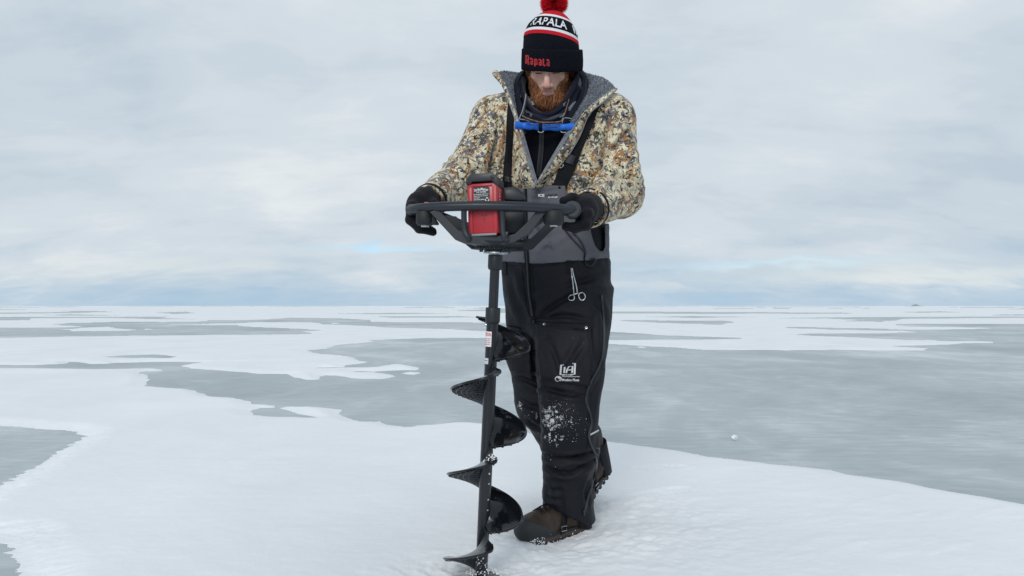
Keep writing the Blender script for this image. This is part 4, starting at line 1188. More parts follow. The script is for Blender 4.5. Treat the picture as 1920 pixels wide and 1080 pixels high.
# open front: V-shaped notch
px_, py_ = fl.pxpy()
VN = [(950, 120), (967, 195), (978, 240), (990, 285), (1006, 343), (1032, 308), (1060, 268), (1084, 228), (1105, 180), (1110, 120)]
sub = (slice(None), slice(0, int((2.70 - fl.lo[1]) / fl.h)), slice(int((P(0, 350, 2.6)[2] - fl.lo[2]) / fl.h), None))
notch = np.full(tuple(fl.n), 1.0, np.float32)
notch[sub] = -poly_sd(fl.full(px_)[sub], fl.full(py_)[sub], VN) * (2.58 / F)
jk = smax(jk, -np.maximum(notch, fl.Y - 2.70), 0.006)
V, Q = snets(fl, jk)
V = relax(V, Q, 1)
V = folds(V, Q, [(p_, a_ * 1.45, w_) for p_, a_, w_ in [
    ([(1145, 215), (1132, 262), (1122, 318), (1110, 350)], -0.012, 0.006), ([(1124, 343), (1150, 327), (1180, 329), (1205, 346)], -0.012, 0.006), ([(1185, 238), (1160, 262), (1140, 292)], -0.009, 0.006), ([(840, 304), (872, 308), (905, 324)], -0.010, 0.006), ([(936, 225), (930, 275), (920, 325)], -0.009, 0.006), ([(1098, 215), (1104, 262), (1098, 320)], -0.006, 0.007),
    ([(938, 230), (930, 280), (918, 330)], -0.010, 0.011), ([(905, 235), (880, 275), (866, 300)], 0.006, 0.014), ([(835, 313), (858, 318), (885, 338), (900, 365)], 0.010, 0.009), ([(840, 302), (872, 306), (905, 322)], -0.012, 0.008),
    ([(850, 340), (856, 362), (850, 385)], -0.006, 0.010), ([(815, 345), (840, 350), (862, 375)], -0.006, 0.009), ([(893, 215), (912, 228), (928, 250)], -0.006, 0.010), ([(922, 260), (905, 290), (900, 320)], 0.006, 0.012),
    ([(1142, 225), (1130, 275), (1122, 330), (1112, 352)], -0.014, 0.010), ([(1165, 215), (1150, 250), (1138, 290)], -0.007, 0.010), ([(1190, 235), (1165, 262), (1140, 300)], -0.008, 0.009), ([(1195, 260), (1170, 285), (1146, 322)], 0.007, 0.011),
    ([(1124, 345), (1150, 328), (1180, 330), (1204, 345)], -0.014, 0.009), ([(1120, 358), (1150, 344), (1185, 350), (1206, 366)], 0.009, 0.010), ([(1135, 395), (1165, 380), (1192, 385)], -0.006, 0.010), ([(1140, 412), (1165, 400), (1185, 402)], 0.005, 0.010),
    ([(1200, 300), (1180, 315), (1150, 318)], -0.007, 0.009), ([(1090, 250), (1085, 300), (1075, 345)], -0.004, 0.012), ([(1115, 240), (1108, 290), (1095, 340)], 0.005, 0.013), ([(940, 190), (942, 250), (935, 310)], 0.005, 0.012),
    ([(1150, 180), (1160, 205), (1155, 235)], -0.005, 0.010), ([(920, 190), (912, 205), (905, 225)], -0.004, 0.010), ([(1175, 255), (1190, 300), (1192, 340)], 0.005, 0.013)]],
    noise=((8.5, (1, 1, .75), 0.0085, 51, 4), (16, (1, 1, .8), 0.0016, 53, 2)))
jacket = mesh_obj('jacket', V, Q, camo, man)
T_jack = bvh(V, Q)

# dark fleece pullover seen in the open front
fl2 = Fld((P(930, 300, 2.7)[0], 2.50, P(0, 365, 2.6)[2]), (P(1150, 300, 2.7)[0], 2.9, P(0, 170, 2.6)[2]), 0.006)
fz = fl2.col([(s_[0], s_[1], s_[2] , s_[3] - .020, s_[4] - .016) for s_ in tor_secs], TH, 2.2)
fz = smax(fz, fl2.Z - P(0, 232, 2.60)[2], 0.02)
V, Q = snets(fl2, fz); V = relax(V, Q, 1)
V = folds(V, Q, [([(995, 250), (1000, 290), (1006, 330)], -0.004, 0.010), ([(1050, 250), (1035, 280), (1015, 320)], 0.004, 0.012)], noise=((12, (1, 1, .7), 0.004, 61, 3),))
pull = mesh_obj('fleece_pullover', V, Q, fleece_m, man)
T_pull = bvh(V, Q)
mb = MB(); drape_strip(mb, T_pull, [(1016, 246), (1015, 280), (1010, 330)], 9, 0.001, 0.0025); drape_line(mb, T_pull, [(1016, 248), (1015, 280), (1010, 330)], 0.0022, 0.005)
mb.build('zipper', zipk_m, pull)
mb = MB(); drape_line(mb, T_pull, [(975, 268), (1000, 272), (1014, 271)], 0.0012, 0.001); mb.build('seam', fleece_m, pull)
mb = MB(); drape_line(mb, T_pull, [(1020, 271), (1040, 272), (1058, 268)], 0.0012, 0.001)
mb.build('seam', fleece_m, pull)

# ---- bib front panel (grey) worn over the jacket
T_body = [T_pant, T_jack]
fl3 = Fld((P(925, 450, 2.7)[0], 2.53, P(0, 502, 2.6)[2]), (P(1152, 450, 2.76)[0], 2.84, P(0, 338, 2.6)[2]), 0.0042)
bc_ = fl3.col([sec(520, 1042, 98, .151, 2.75), sec(490, 1042, 98.5, .152, 2.75), sec(440, 1044, 94, .145, 2.74), sec(400, 1045, 93, .145, 2.735), sec(365, 1046, 94, .146, 2.732), sec(345, 1046, 95, .147, 2.73), sec(330, 1046, 96, .147, 2.73)], TH, 2.3)
px_, py_ = fl3.pxpy()
BP = [(925, 357), (985, 353.5), (1010, 351), (1035, 349), (1060, 347.5), (1061, 358), (1065, 368), (1078, 378), (1096, 396), (1106, 418), (1110, 440), (1116, 459), (1124, 469), (1130, 470), (1133.5, 462), (1134, 440), (1133, 420), (1142, 418), (1143, 484), (1100, 488.5), (1040, 493), (1000, 495), (950, 491.5), (925, 490)]
pd_ = -poly_sd(fl3.full(px_), fl3.full(py_), BP) * (2.62 / F)
nz_ = 0.004 * np.sin(fl3.full(px_) * 0.09 + fl3.full(py_) * 0.05)
shell = np.maximum(bc_ - 0.0085, -(bc_ + 0.0020))
pan = smax(shell, pd_, 0.003)
V, Q = snets(fl3, pan); V = relax(V, Q, 1)
V = folds(V, Q, [([(990, 356), (1020, 360), (1055, 352)], -0.004, 0.007), ([(1040, 470), (1080, 440), (1105, 430)], -0.004, 0.010), ([(1100, 470), (1125, 476), (1140, 474)], 0.004, 0.007), ([(1010, 440), (1050, 430), (1080, 432)], 0.003, 0.012), ([(1112, 430), (1120, 452), (1132, 478)], -0.003, 0.006)], noise=((14, (1, 1, 1), 0.0032, 71, 3),))
panel = mesh_obj('bib_panel', V, Q, bibg, bibs)
T_pan = bvh(V, Q)
FRONT = [T_pan, T_pant, T_jack]

mb = MB(); drape_strip(mb, FRONT, [(984, 354), (985, 400), (986, 440), (987, 470), (989, 497), (990, 530), (993, 560), (998, 590), (1001, 603)], 8.0, 0.001, 0.003)
zp = mb.build('front_zipper', strap_m, bibs)
mb = MB(); drape_line(mb, FRONT, [(984, 356), (986, 430), (989, 497), (991, 530), (994, 560), (999, 592)], 0.0024, 0.0055, flat=(1.3, 0.7)); mb.build('zipper_teeth', zipk_m, zp) if False else mb.build('zipper_teeth', zipk_m, bibs)
for pts in ([(979, 500), (982, 540), (990, 585), (1000, 606)], [(998, 500), (1000, 540), (1004, 585)], [(950, 497), (1000, 499.5), (1060, 495), (1140, 488)], [(1003, 704), (1055, 716), (1103, 724)], [(1110, 615), (1110, 680), (1106, 722)], [(1018, 742), (1060, 745), (1098, 737)], [(1100, 740), (1103, 800), (1100, 847)], [(1017, 843), (1060, 853), (1103, 846)]):
    mb = MB(); drape_line(mb, FRONT, pts, 0.0013, 0.0008); mb.build('seam', strap_m, bibs)
mb = MB(); L_ = drape_line(mb, FRONT, [(1001, 600), (1001, 606)], 0.003, 0.006); mb.build('zip_pull', zipk_m, bibs)
# side zip from hip to ankle
mb = MB(); zpts = [(1128, 556), (1131, 590), (1132, 630), (1130, 665), (1122, 690), (1110, 712), (1101, 735), (1099, 755), (1106, 775), (1109, 795), (1104, 812), (1106, 830), (1117, 855), (1118, 880), (1112, 905), (1103, 930), (1097, 955), (1094, 966)]
drape_strip(mb, T_pant, zpts, 3.6, 0.001, 0.003, sm=3); mb.build('side_zipper', mat('dark_grey_zip', (0.009, 0.0105, 0.015), 0.55), bibs)
mb = MB(); drape_line(mb, T_pant, [(1127, 553), (1128, 562)], 0.0035, 0.004); mb.build('zip_pull', zipk_m, bibs)
mb = MB(); drape_line(mb, T_pant, [(1094, 956), (1095, 966)], 0.0035, 0.004); mb.build('zip_pull', zipk_m, bibs)
mb = MB(); drape_strip(mb, T_pant, [(1104, 816), (1114, 811), (1126, 804)], 2.6, 0.001, 0.0015); mb.build('reflective_tape', logo_m, bibs)
# chest pocket zip lines
mb = MB(); drape_line(mb, FRONT, [(1057, 428), (1072, 447), (1088, 464), (1097, 474)], 0.0032, 0.002); mb.build('chest_zipper', zipk_m, bibs)
mb = MB(); drape_line(mb, FRONT, [(1074, 436), (1086, 449), (1095, 464), (1098, 474)], 0.0032, 0.002); mb.build('chest_zipper', zipk_m, bibs)
mb = MB(); drape_line(mb, FRONT, [(1097, 474), (1095, 485), (1097, 496)], 0.0026, 0.004); mb.build('zip_cord', strap_m, bibs)
mb = MB()
c_ = hit(FRONT, 1105, 492, 0.006)[0]
pts = [c_ + np.array((x * 0.001, -0.002, z * 0.001)) for x, z in ((-17, 10), (17, 12), (17, 0), (10, -10), (0, -13), (-11, -9), (-17, 1))]
mb.tube(spline(pts, 4, closed=True), 0.0028, 8, closed=True); mb.build('d_ring', hnd2, bibs)
mb = MB(); drape_strip(mb, FRONT, [(946, 492), (947, 516)], 7, 0.001, 0.003); mb.build('belt_loop', strap_m, bibs)
mb = MB(); drape_strip(mb, FRONT, [(1067, 489), (1068, 512)], 11, 0.001, 0.003); mb.build('belt_loop', strap_m, bibs)
# cargo pocket mouth, a dark strip painted for its shade; grommets
mb = MB(); drape_strip(mb, T_pant, [(1012, 604), (1035, 610), (1070, 614), (1106, 603)], [3, 8, 9, 3], 0.0008, 0.0012); mb.build('pocket_mouth_shade', mat('painted_pocket_shade', (0.004, 0.004, 0.006), 0.9), bibs)
mb = MB(); drape_strip(mb, T_pant, [(1011, 600), (1035, 601), (1070, 603), (1108, 603)], 5, 0.001, 0.005, crown=0.002); mb.build('pocket_flap', pant_m, bibs)
mb = MB(); drape_strip(mb, T_pant, [(938, 605), (955, 614), (975, 618)], 6, 0.001, 0.005, crown=0.002); mb.build('pocket_flap', pant_m, bibs)
for px, py in ((1021, 608), (1099, 615), (964, 631), (972, 629)):
    h_ = hit(T_pant, px, py, 0.003)
    mb = MB(); c_, n_ = h_; t1 = np.cross(n_, (0, 0, 1)); t1 /= np.linalg.norm(t1); t2 = np.cross(n_, t1)
    mb.tube([c_ + 0.0034 * (math.cos(a) * t1 + math.sin(a) * t2) for a in np.linspace(0, 2 * math.pi, 12, endpoint=False)], 0.0012, 6, closed=True)
    mb.build('grommet', steel, bibs)

# straps over the jacket
mb = MB(); drape_strip(mb, FRONT, [(959, 182), (958, 215), (956, 250), (953, 290), (951, 330), (951, 356)], [9, 12, 13, 15, 17, 18], 0.002, 0.004, sm=6); st1 = mb.build('strap', strap_m, bibs)
mb = MB(); drape_strip(mb, FRONT, [(1121, 176), (1112, 205), (1100, 235), (1085, 268), (1070, 302), (1057, 330), (1049, 352)], [16, 18, 20, 22, 26, 27, 26], 0.002, 0.004, sm=6); st2_ = mb.build('strap', strap_m, bibs)
mb = MB(); drape_strip(mb, FRONT + [bvh(*[np.array([v.co for v in st2_.data.vertices]) + rootloc(st2_), [tuple(p.vertices) for p in st2_.data.polygons]])], [(1062, 296), (1076, 301)], 17, 0.002, 0.003, sm=0); mb.build('strap_buckle', zipk_m, st2_)
mb = MB(); drape_strip(mb, FRONT, [(945, 336), (960, 337)], 9, 0.008, 0.003, sm=0); mb.build('strap_buckle', zipk_m, st1)
mb = MB()
hk = [hit(FRONT, x, y, 0.014)[0] for x, y in ((1053, 291), (1052, 300), (1050, 305), (1049, 311), (1052, 315), (1056, 312), (1056, 308))]
mb.tube(spline(hk, 4), 0.0022, 8); mb.build('metal_hook', steel, st2_)

# lettering and emblems
def aff(p00, p10, p01):
    p00, p10, p01 = map(np.asarray, (p00, p10, p01))
    return lambda u, v_: p00 + (p10 - p00) * u + (p01 - p00) * v_
mb = MB(); v, f = norm_text('ICE', 0.035, 0, 1.0); drape_flat(mb, FRONT, v, f, aff((1009.5, 368.8), (1021, 369), (1009.5, 364))); 
bl_ = mb.build('lettering', white_p, bibs, angle=0)
mb = MB(); v, f = norm_text('by CLAM', 0.035, 0.25); drape_flat(mb, FRONT, v, f, aff((1028, 371.8), (1045.5, 371.6), (1028, 368.2)))
bl_ = mb.build('lettering', white_p, bibs, angle=0)
mb = MB(); v, f = norm_text('ARMOR', 0.01, 0, 1.0); drape_flat(mb, FRONT, v, f, aff((1022, 368.8), (1045.5, 367.8), (1022, 364))); mb.build('lettering', dark_p, bibs, angle=0)
mb = MB()
A_ = aff((1049.5, 703.5), (1078.5, 703), (1051, 684.0))
for pts, wd in (([(0.20, 0.98), (0.06, 0.98), (0.04, 0.04), (0.30, 0.03)], 0.12), ([(0.78, 1.08), (0.93, 1.10), (0.95, 0.06), (0.70, 0.04)], 0.12), ([(0.28, 0.78), (0.27, 0.20)], 0.11), ([(0.42, 0.18), (0.44, 0.52), (0.55, 0.80), (0.80, 0.84), (0.79, 0.20)], 0.11), ([(0.46, 0.46), (0.78, 0.50)], 0.10)):
    v, f = ribbon2d(pts, wd); drape_flat(mb, T_pant, v, f, A_)
v, f = norm_text('DEFENDER', 0.02); drape_flat(mb, T_pant, v, f, aff((1054, 704.6), (1074, 704.2), (1054, 702.0)))
a_ = np.linspace(0, 2 * math.pi, 20, endpoint=False)
drape_flat(mb, T_pant, np.stack([np.cos(a_), np.sin(a_)], 1), [tuple(range(20))], lambda u, w2: (1047 + 6.4 * u + 0.6 * w2, 710.3 - 5.0 * w2 + 0.5 * u))
v, f = norm_text('Motion Float', 0.03); drape_flat(mb, T_pant, v, f, aff((1054, 714.6), (1086, 715.0), (1054, 709.8)))
wv = [(x, 0.5 + 0.5 * abs(math.sin(x * math.pi * 5.5))) for x in np.linspace(0, 1, 34)]
v, f = ribbon2d([(x * 33, y * 2.4) for x, y in wv], 0.9); drape_flat(mb, T_pant, v, f, lambda u, w2: (1054 + u, 708.2 - w2))
mb.build('emblem', logo_m, bibs, angle=0)
mb = MB(); v, f = norm_text('Stay Up', 0.02); drape_flat(mb, T_pant, v, f, aff((1042.5, 711.6), (1051.5, 712.3), (1042.5, 708.9)), 0.0022); mb.build('lettering', dark_p, bibs, angle=0)

# snow stuck to the knees
mb = MB(); rs_ = np.random.default_rng(5)
def fleck(mb, c_, n_, r):
    t1 = np.cross(n_, (0.3, 0.2, 1)); t1 /= np.linalg.norm(t1); t2 = np.cross(n_, t1)
    k_ = 5; a0 = rs_.uniform(0, 6)
    ring = [c_ + r * rs_.uniform(.5, 1.3) * (math.cos(a0 + 6.283 * i / k_) * t1 + math.sin(a0 + 6.283 * i / k_) * t2) for i in range(k_)]
    mb.add(ring + [c_ + n_ * r * 0.8], [(i, (i + 1) % k_, k_) for i in range(k_)])
def flecks(mb, tr, cx_, cy_, sx, sy, n_, r0, r1):
    for _ in range(n_):
        h_ = hit(tr, cx_ + rs_.normal() * sx, cy_ + rs_.normal() * sy, 0.0003)
        if h_ is not None and h_[0][1] < 3.2: fleck(mb, h_[0], h_[1], rs_.uniform(r0, r1) * rs_.uniform(0.5, 1))
for _ in range(52):      # clumped powder on the front knee
    if rs_.random() < .62: cx_, cy_ = 1034 + rs_.normal() * 10, 780 + rs_.normal() * 12
    elif rs_.random() < .6: cx_, cy_ = 1052 + rs_.normal() * 15, 788 + rs_.normal() * 13
    else: cx_, cy_ = 1045 + rs_.normal() * 18, 822 + rs_.normal() * 7
    flecks(mb, T_pant, cx_, cy_, rs_.uniform(.8, 2.2), rs_.uniform(.8, 2.4), int(rs_.integers(12, 46)), .0004, .0013)
flecks(mb, T_pant, 1045, 785, 16, 15, 190, .0005, .0013); flecks(mb, T_pant, 1031, 820, 1.5, 7, 30, .0008, .0020); flecks(mb, T_pant, 1080, 806, 12, 12, 26, .0007, .0017)
for _ in range(9): flecks(mb, T_pant, 977 + rs_.normal() * 3, 762 + rs_.normal() * 9, 1.2, 1.5, 7, .0006, .0018)
flecks(mb, T_pant, 992, 790, 8, 15, 18, .0006, .0015); flecks(mb, T_pant, 1035, 862, 20, 15, 14, .0006, .0015); flecks(mb, T_pant, 1125, 850, 6, 12, 12, .0006, .0015); flecks(mb, T_pant, 1060, 640, 50, 30, 10, .0005, .0009)
tag(mb.build('snow_flecks', snow_bit, bibs, smooth=False), kind='stuff')
# ------------------------------------------------------------------ head
skin = mat('skin', (0.56, 0.35, 0.28), 0.52, spec=0.35, sss=0.12, bump=(0.12, 300, 0.0006))
t = skin.node_tree; b = t.nodes['Principled BSDF']
at1 = t.nodes.new('ShaderNodeAttribute'); at1.attribute_name = 'blush_eye_shade'
at2 = t.nodes.new('ShaderNodeAttribute'); at2.attribute_name = 'beard_area'
tcn = t.nodes.new('ShaderNodeTexCoord')
n = t.nodes.new('ShaderNodeTexNoise'); n.inputs['Scale'].default_value = 60; n.inputs['Detail'].default_value = 4
t.links.new(tcn.outputs['Object'], n.inputs['Vector'])
rp = t.nodes.new('ShaderNodeValToRGB'); e = rp.color_ramp.elements
e[0].position = .3; e[0].color = (0.77, 0.50, 0.40, 1); e[1].position = .7; e[1].color = (0.84, 0.58, 0.47, 1)
t.links.new(n.outputs[0], rp.inputs[0])
def mixn(fac, a, b_):
    m_ = t.nodes.new('ShaderNodeMix'); m_.data_type = 'RGBA'
    t.links.new(fac, m_.inputs[0])
    for i, v in ((6, a), (7, b_)):
        if isinstance(v, tuple): m_.inputs[i].default_value = (*v, 1)
        else: t.links.new(v, m_.inputs[i])
    return m_.outputs[2]
c1 = mixn(at1.outputs['Fac'], rp.outputs[0], (0.58, 0.255, 0.235))
c2 = mixn(at2.outputs['Fac'], c1, (0.24, 0.095, 0.042))
t.links.new(c2, b.inputs['Base Color'])

HC = np.array([(1032 - 960) * 2.625 / F, 2.651, 1.703])
Mh = np.array(Matrix.Rotation(R(-9), 3, 'Z') @ Matrix.Rotation(R(2), 3, 'Y') @ Matrix.Rotation(R(31), 3, 'X'))
def hl(x, y, z): return HC + Mh @ np.array((x, y, z), float)
fl = Fld(HC - np.array((.105, .135, .215)), HC + np.array((.105, .15, .125)), 0.0026)
E = lambda c, r: fl.ell(hl(*c), r, Mh)
hd = E((0, .016, .020), (.072, .086, .066))
hd = smin(hd, E((0, -.022, -.040), (.063, .066, .080)), 0.03)
hd = smin(hd, E((0, -.066, -.094), (.028, .026, .024)), 0.03)
for s_ in (-1, 1):
    hd = smin(hd, E((s_ * .043, -.058, -.024), (.024, .024, .020)), 0.018)
    hd = smin(hd, fl.cap(hl(s_ * .056, .0, -.066), hl(s_ * .022, -.066, -.092), .020, .018), 0.025)
hd = smin(hd, fl.cap(hl(-.032, -.081, .020), hl(.032, -.081, .020), .012, .012), 0.014)
for s_ in (-1, 1):
    hd = smax(hd, -E((s_ * .031, -.098, -.001), (.017, .014, .0105)), 0.012)
    hd = smin(hd, E((s_ * .031, -.0765, -.001), (.0145, .0130, .0125)), 0.004)      # lowered lids
    hd = smin(hd, fl.cap(hl(s_ * .045, -.077, -.008), hl(s_ * .018, -.083, -.010), .0022, .0022), 0.004)
nose = fl.cap(hl(0, -.088, .010), hl(0, -.113, -.041), .0078, .0115)
nose = smin(nose, E((0, -.1135, -.0460), (.0125, .0115, .0105)), 0.006)
for s_ in (-1, 1): nose = smin(nose, E((s_ * .0128, -.1005, -.0480), (.0075, .0105, .0075)), 0.006)
hd = smin(hd, nose, 0.010)
hd = smin(hd, fl.cap(hl(-.016, -.0895, -.0665), hl(.016, -.0895, -.0665), .0062, .0062), 0.006)
hd = smin(hd, fl.cap(hl(-.014, -.0885, -.0785), hl(.014, -.0885, -.0785), .0072, .0072), 0.006)
hd = smax(hd, -fl.cap(hl(-.020, -.0985, -.0725), hl(.020, -.0985, -.0725), .0022, .0022), 0.004)
for s_ in (-1, 1): hd = smin(hd, E((s_ * .079, .012, -.012), (.009, .018, .030)), 0.006)
NK = np.array(P(1040, 205, 2.72))
hd = smin(hd, fl.cap(hl(0, .035, -.05), NK, .060, .062), 0.03)
V, Q = snets(fl, hd); V = relax(V, Q, 1, 0.4)
loc = (V - HC) @ Mh            # local coordinates
x, y, z = loc.T
ax_ = np.abs(x)
beard = sstep(-.003, .004, (-.064 + 1.15 * np.clip(ax_ - .026, 0, .05)) - z + .006 * fbm(x * 90, z * 90, y * 90, oct=2, seed=3))
side = sstep(.056, .062, ax_) * sstep(.03, .02, z) * sstep(.025, .015, y)
beard = np.maximum(beard, side)
beard = np.maximum(beard, 0.55 * sstep(-.067, -.064, z) * sstep(-.054, -.058, z) * sstep(.031, .024, ax_) * sstep(-.06, -.07, y))
beard *= sstep(.06, .04, y)
lips = sstep(1.15, .85, np.sqrt((x / .0215) ** 2 + ((z + .0735) / .0105) ** 2)) * sstep(-.070, -.078, y)
beard *= 1 - lips
beard *= 1 - sstep(-.049, -.045, z) * sstep(.03, .02, ax_)
blush_eye_shade = np.clip(0.85 * np.exp(-(((x) / .014) ** 2 + ((z + .041) / .020) ** 2)) * sstep(-.09, -.105, y) + 0.60 * np.exp(-(((ax_ - .042) / .020) ** 2 + ((z + .028) / .018) ** 2)) + 0.75 * lips + 0.70 * np.exp(-((z + .002) / .011) ** 2) * np.exp(-((ax_ - .031) / .017) ** 2), 0, 1)  # redness of nose, cheeks and lips; eye term paints socket shade into the skin
head = mesh_obj('head', V, Q, skin, man)
add_attr(head, 'blush_eye_shade', blush_eye_shade); add_attr(head, 'beard_area', np.clip(beard, 0, 1) * 0.95)
Nh = vnormals(V, Q)
T_head = bvh(V, Q)

def hair_mat(name, c0, c1, rough=0.55):
    m = mat(name, c0, rough, spec=0.3)
    t = m.node_tree; b = t.nodes['Principled BSDF']
    a = t.nodes.new('ShaderNodeAttribute'); a.attribute_name = 'tone'
    r_ = t.nodes.new('ShaderNodeValToRGB')
    r_.color_ramp.elements[0].color = (*c0, 1); r_.color_ramp.elements[1].color = (*c1, 1)
    t.links.new(a.outputs['Fac'], r_.inputs[0]); t.links.new(r_.outputs[0], b.inputs['Base Color'])
    return m
def strands(name, roots, dirs, lens, wid, m, parent, bend, segs=3, seed=1, curl=0.25):
    """many fine tapered hairs as one mesh"""
    g = np.random.default_rng(seed); n = len(roots)
    side_ = np.cross(dirs, g.normal(size=(n, 3))); side_ /= np.linalg.norm(side_, axis=1)[:, None]
    pts = [roots]; d = dirs.copy(); jit = g.normal(size=(n, 3)) * curl
    for s_ in range(segs):
        d = d + bend / segs + jit * (0.6 if s_ % 2 else -0.4)
        d /= np.linalg.norm(d, axis=1)[:, None]
        pts.append(pts[-1] + d * (lens / segs)[:, None])
    vs = []; tone = g.random(n)
    for k_, p_ in enumerate(pts[:-1]):
        w_ = wid * (1 - 0.25 * k_ / segs)
        vs += [p_ - side_ * w_, p_ + side_ * w_]
    vs.append(pts[-1])
    A = np.stack(vs, 1); k = A.shape[1]
    fs = []
    base_ = (np.arange(n) * k)[:, None]
    F4 = []; 
    for s_ in range(segs - 1): F4.append(base_ + np.array([[2 * s_, 2 * s_ + 1, 2 * s_ + 3, 2 * s_ + 2]]))
    F3 = base_ + np.array([[2 * segs - 2, 2 * segs - 1, 2 * segs]])
    F3 = np.concatenate([F3, F3[:, 2:3]], 1)
    # quads (tips given as triangles)
    me_f = [tuple(q) for q in np.concatenate(F4)] + [tuple(q[:3]) for q in F3]
    o = mesh_obj(name, A.reshape(-1, 3), me_f, m, parent)
    add_attr(o, 'tone', np.repeat(tone, k))
    return o
beard_m = hair_mat('auburn_hair', (0.16, 0.055, 0.023), (0.66, 0.30, 0.14))
g = np.random.default_rng(77)
fq = Q[g.integers(0, len(Q), 60000)]
bw = g.dirichlet((1, 1, 1, 1), len(fq))
root = np.einsum('ij,ijk->ik', bw, V[fq]); rn = np.einsum('ij,ijk->ik', bw, Nh[fq]); rb = np.einsum('ij,ij->i', bw, beard[fq])
ok = (rb > g.random(len(rb)) * 0.9 + 0.08)
root, rn = root[ok][:12000], rn[ok][:12000]
rl = (root - HC) @ Mh
down = Mh @ np.array((0, -.42, -1.0))
side_v = (Mh @ np.array((1.0, 0, 0)))[None, :] * np.sign(rl[:, :1]) * np.clip(np.abs(rl[:, :1]) / .03, 0, 1)
dirs = rn * 0.42 + down[None, :] * 0.72 + side_v * 0.12 + g.normal(size=rn.shape) * 0.20
dirs /= np.linalg.norm(dirs, axis=1)[:, None]
chin = sstep(-.06, -.10, rl[:, 2])
mous = (rl[:, 2] > -.062) & (np.abs(rl[:, 0]) < .028)
lens = (0.010 + 0.011 * chin + 0.005 * g.random(len(root))); lens[mous] = 0.007
strands('beard', root - rn * 0.0015, dirs, lens, 0.00055, beard_m, man, down * 0.5 - np.array((0, 0, 0.25)), seed=9)
# eyebrows and lashes peeping out under the hat
for s_ in (-1, 1):
    er = []; ed = []
    for k_ in range(150):
        u = g.random(); p_ = np.array((s_ * (.016 + .034 * u), -.094 + .012 * u * u, .014 + .006 * math.sin(u * 2.6) + g.normal() * .0016))
        h_ = T_head.find_nearest(tuple(hl(*p_)))
        er.append(np.array(h_[0])); ed.append(Mh @ np.array((s_ * .8, -.25, .25 - .5 * u)) + g.normal(size=3) * .2)
    ed = np.array(ed); ed /= np.linalg.norm(ed, axis=1)[:, None]
    strands('eyebrow', np.array(er), ed, np.full(len(er), .009), .0005, beard_m, man, np.zeros(3), seed=4)
lash_m = mat('lash', (0.03, 0.015, 0.01), 0.6)
for s_ in (-1, 1):
    er = []; ed = []
    for k_ in range(40):
        u = k_ / 39; p_ = (s_ * (.019 + .025 * u), -.0885 + .006 * (2 * u - 1) ** 2, -.0085 + .001 * math.sin(u * 3.1))
        h_ = T_head.find_nearest(tuple(hl(*p_))); er.append(np.array(h_[0])); ed.append(Mh @ np.array((s_ * .2, -.8, -.6)))
    ed = np.array(ed); ed /= np.linalg.norm(ed, axis=1)[:, None]
    strands('eyelash', np.array(er), ed, np.full(len(er), .006), .0004, lash_m, man, np.zeros(3), seed=6)

# ------------------------------------------------------------------ bobble hat
hat = bpy.data.objects.new('bobble_hat', None); COL.objects.link(hat); hat.parent = man
hat.location = np.array((P(1035, 110, 2.64))) - rootloc(man)
def ring(cx_, cy_, Y, rpx, roll, pitch, n=72, rad=1.08, lump=0.0, seed=0):
    c = P(cx_, cy_, Y); r = rpx * Y / F
    ex = np.array((math.cos(R(roll)), 0, -math.sin(R(roll)))); ey = np.array((0, math.cos(R(pitch)), math.sin(R(pitch))))
    a = np.linspace(0, 2 * math.pi, n, endpoint=False)
    rr = r * (1 + lump * fbm(np.cos(a) * 1.6, np.sin(a) * 1.6 + seed, oct=2, seed=seed))
    return c + (rr * np.cos(a))[:, None] * ex + (rr * rad * np.sin(a))[:, None] * ey
def stack(rows, n_across=6): return np.array([spline([r_[j] for r_ in rows], n_across) for j in range(len(rows[0]))]).transpose(1, 0, 2)
Yh = 2.640
crown_rows = [ring(1034.5, 112, Yh, 53, 0, 20, lump=.01), ring(1033.5, 96, Yh, 52.6, 1, 17, lump=.012, seed=1), ring(1033.5, 87, Yh, 52.4, 5, 11, lump=.012, seed=2), ring(1033.5, 79.3, Yh, 52, 10.2, 6, lump=.012, seed=3)]
r_b0 = ring(1033.5, 79.3, Yh, 52, 10.2, 6, lump=.012, seed=3)
r_b1 = ring(1033.8, 72.4, Yh, 51.0, 10.3, 6, lump=.012, seed=4)
r_b2 = ring(1034.2, 67.2, Yh, 50.0, 10.5, 6, lump=.01, seed=5)
r_b3 = ring(1035.8, 55, Yh, 45.5, 10.8, 6, lump=.01, seed=6)
r_b4 = ring(1038.2, 43.0, Yh, 37.0, 11.2, 6, lump=.01, seed=7)
r_b5 = ring(1038.8, 38.2, Yh, 33.2, 11.4, 6, lump=.01, seed=8)
r_b6 = ring(1039.6, 31, Yh, 25.5, 10, 6, lump=.02, seed=9)
r_b7 = ring(1040.0, 25, Yh, 16, 8, 6); r_b8 = ring(1040, 21.5, Yh, 3, 6, 6)
def band(rows, name, m, grow=0.0, na=5):
    G = stack(rows, na)
    c = G.mean(axis=1, keepdims=True)
    # fine knitted columns
    n_ = G.shape[1]
    G = np.array([np.array(spline(list(r_), 3, closed=True)) for r_ in G])
    c = G.mean(axis=1, keepdims=True); d = G - c; L_ = np.linalg.norm(d, axis=2, keepdims=True)
    rib = 0.0006 * np.cos(np.arange(G.shape[1]) * math.pi * 2 / 3.0)[None, :, None]
    G = c + d / L_ * (L_ + grow + rib)
    return MB().grid(G, wrap=True).build(name, m, hat, angle=0)
band(crown_rows, 'crown', knit_m)
band([r_b0, (r_b0 + r_b1) / 2, r_b1], 'stripe', knit_r, 0.0012)
band([r_b1, (r_b1 + r_b2) / 2, r_b2], 'stripe', knit_w, 0.0012)
band([r_b2, r_b3, r_b4], 'lettered_band', knit_m, 0.0006)
band([r_b4, (r_b4 + r_b5) / 2, r_b5], 'stripe', knit_w, 0.0012)
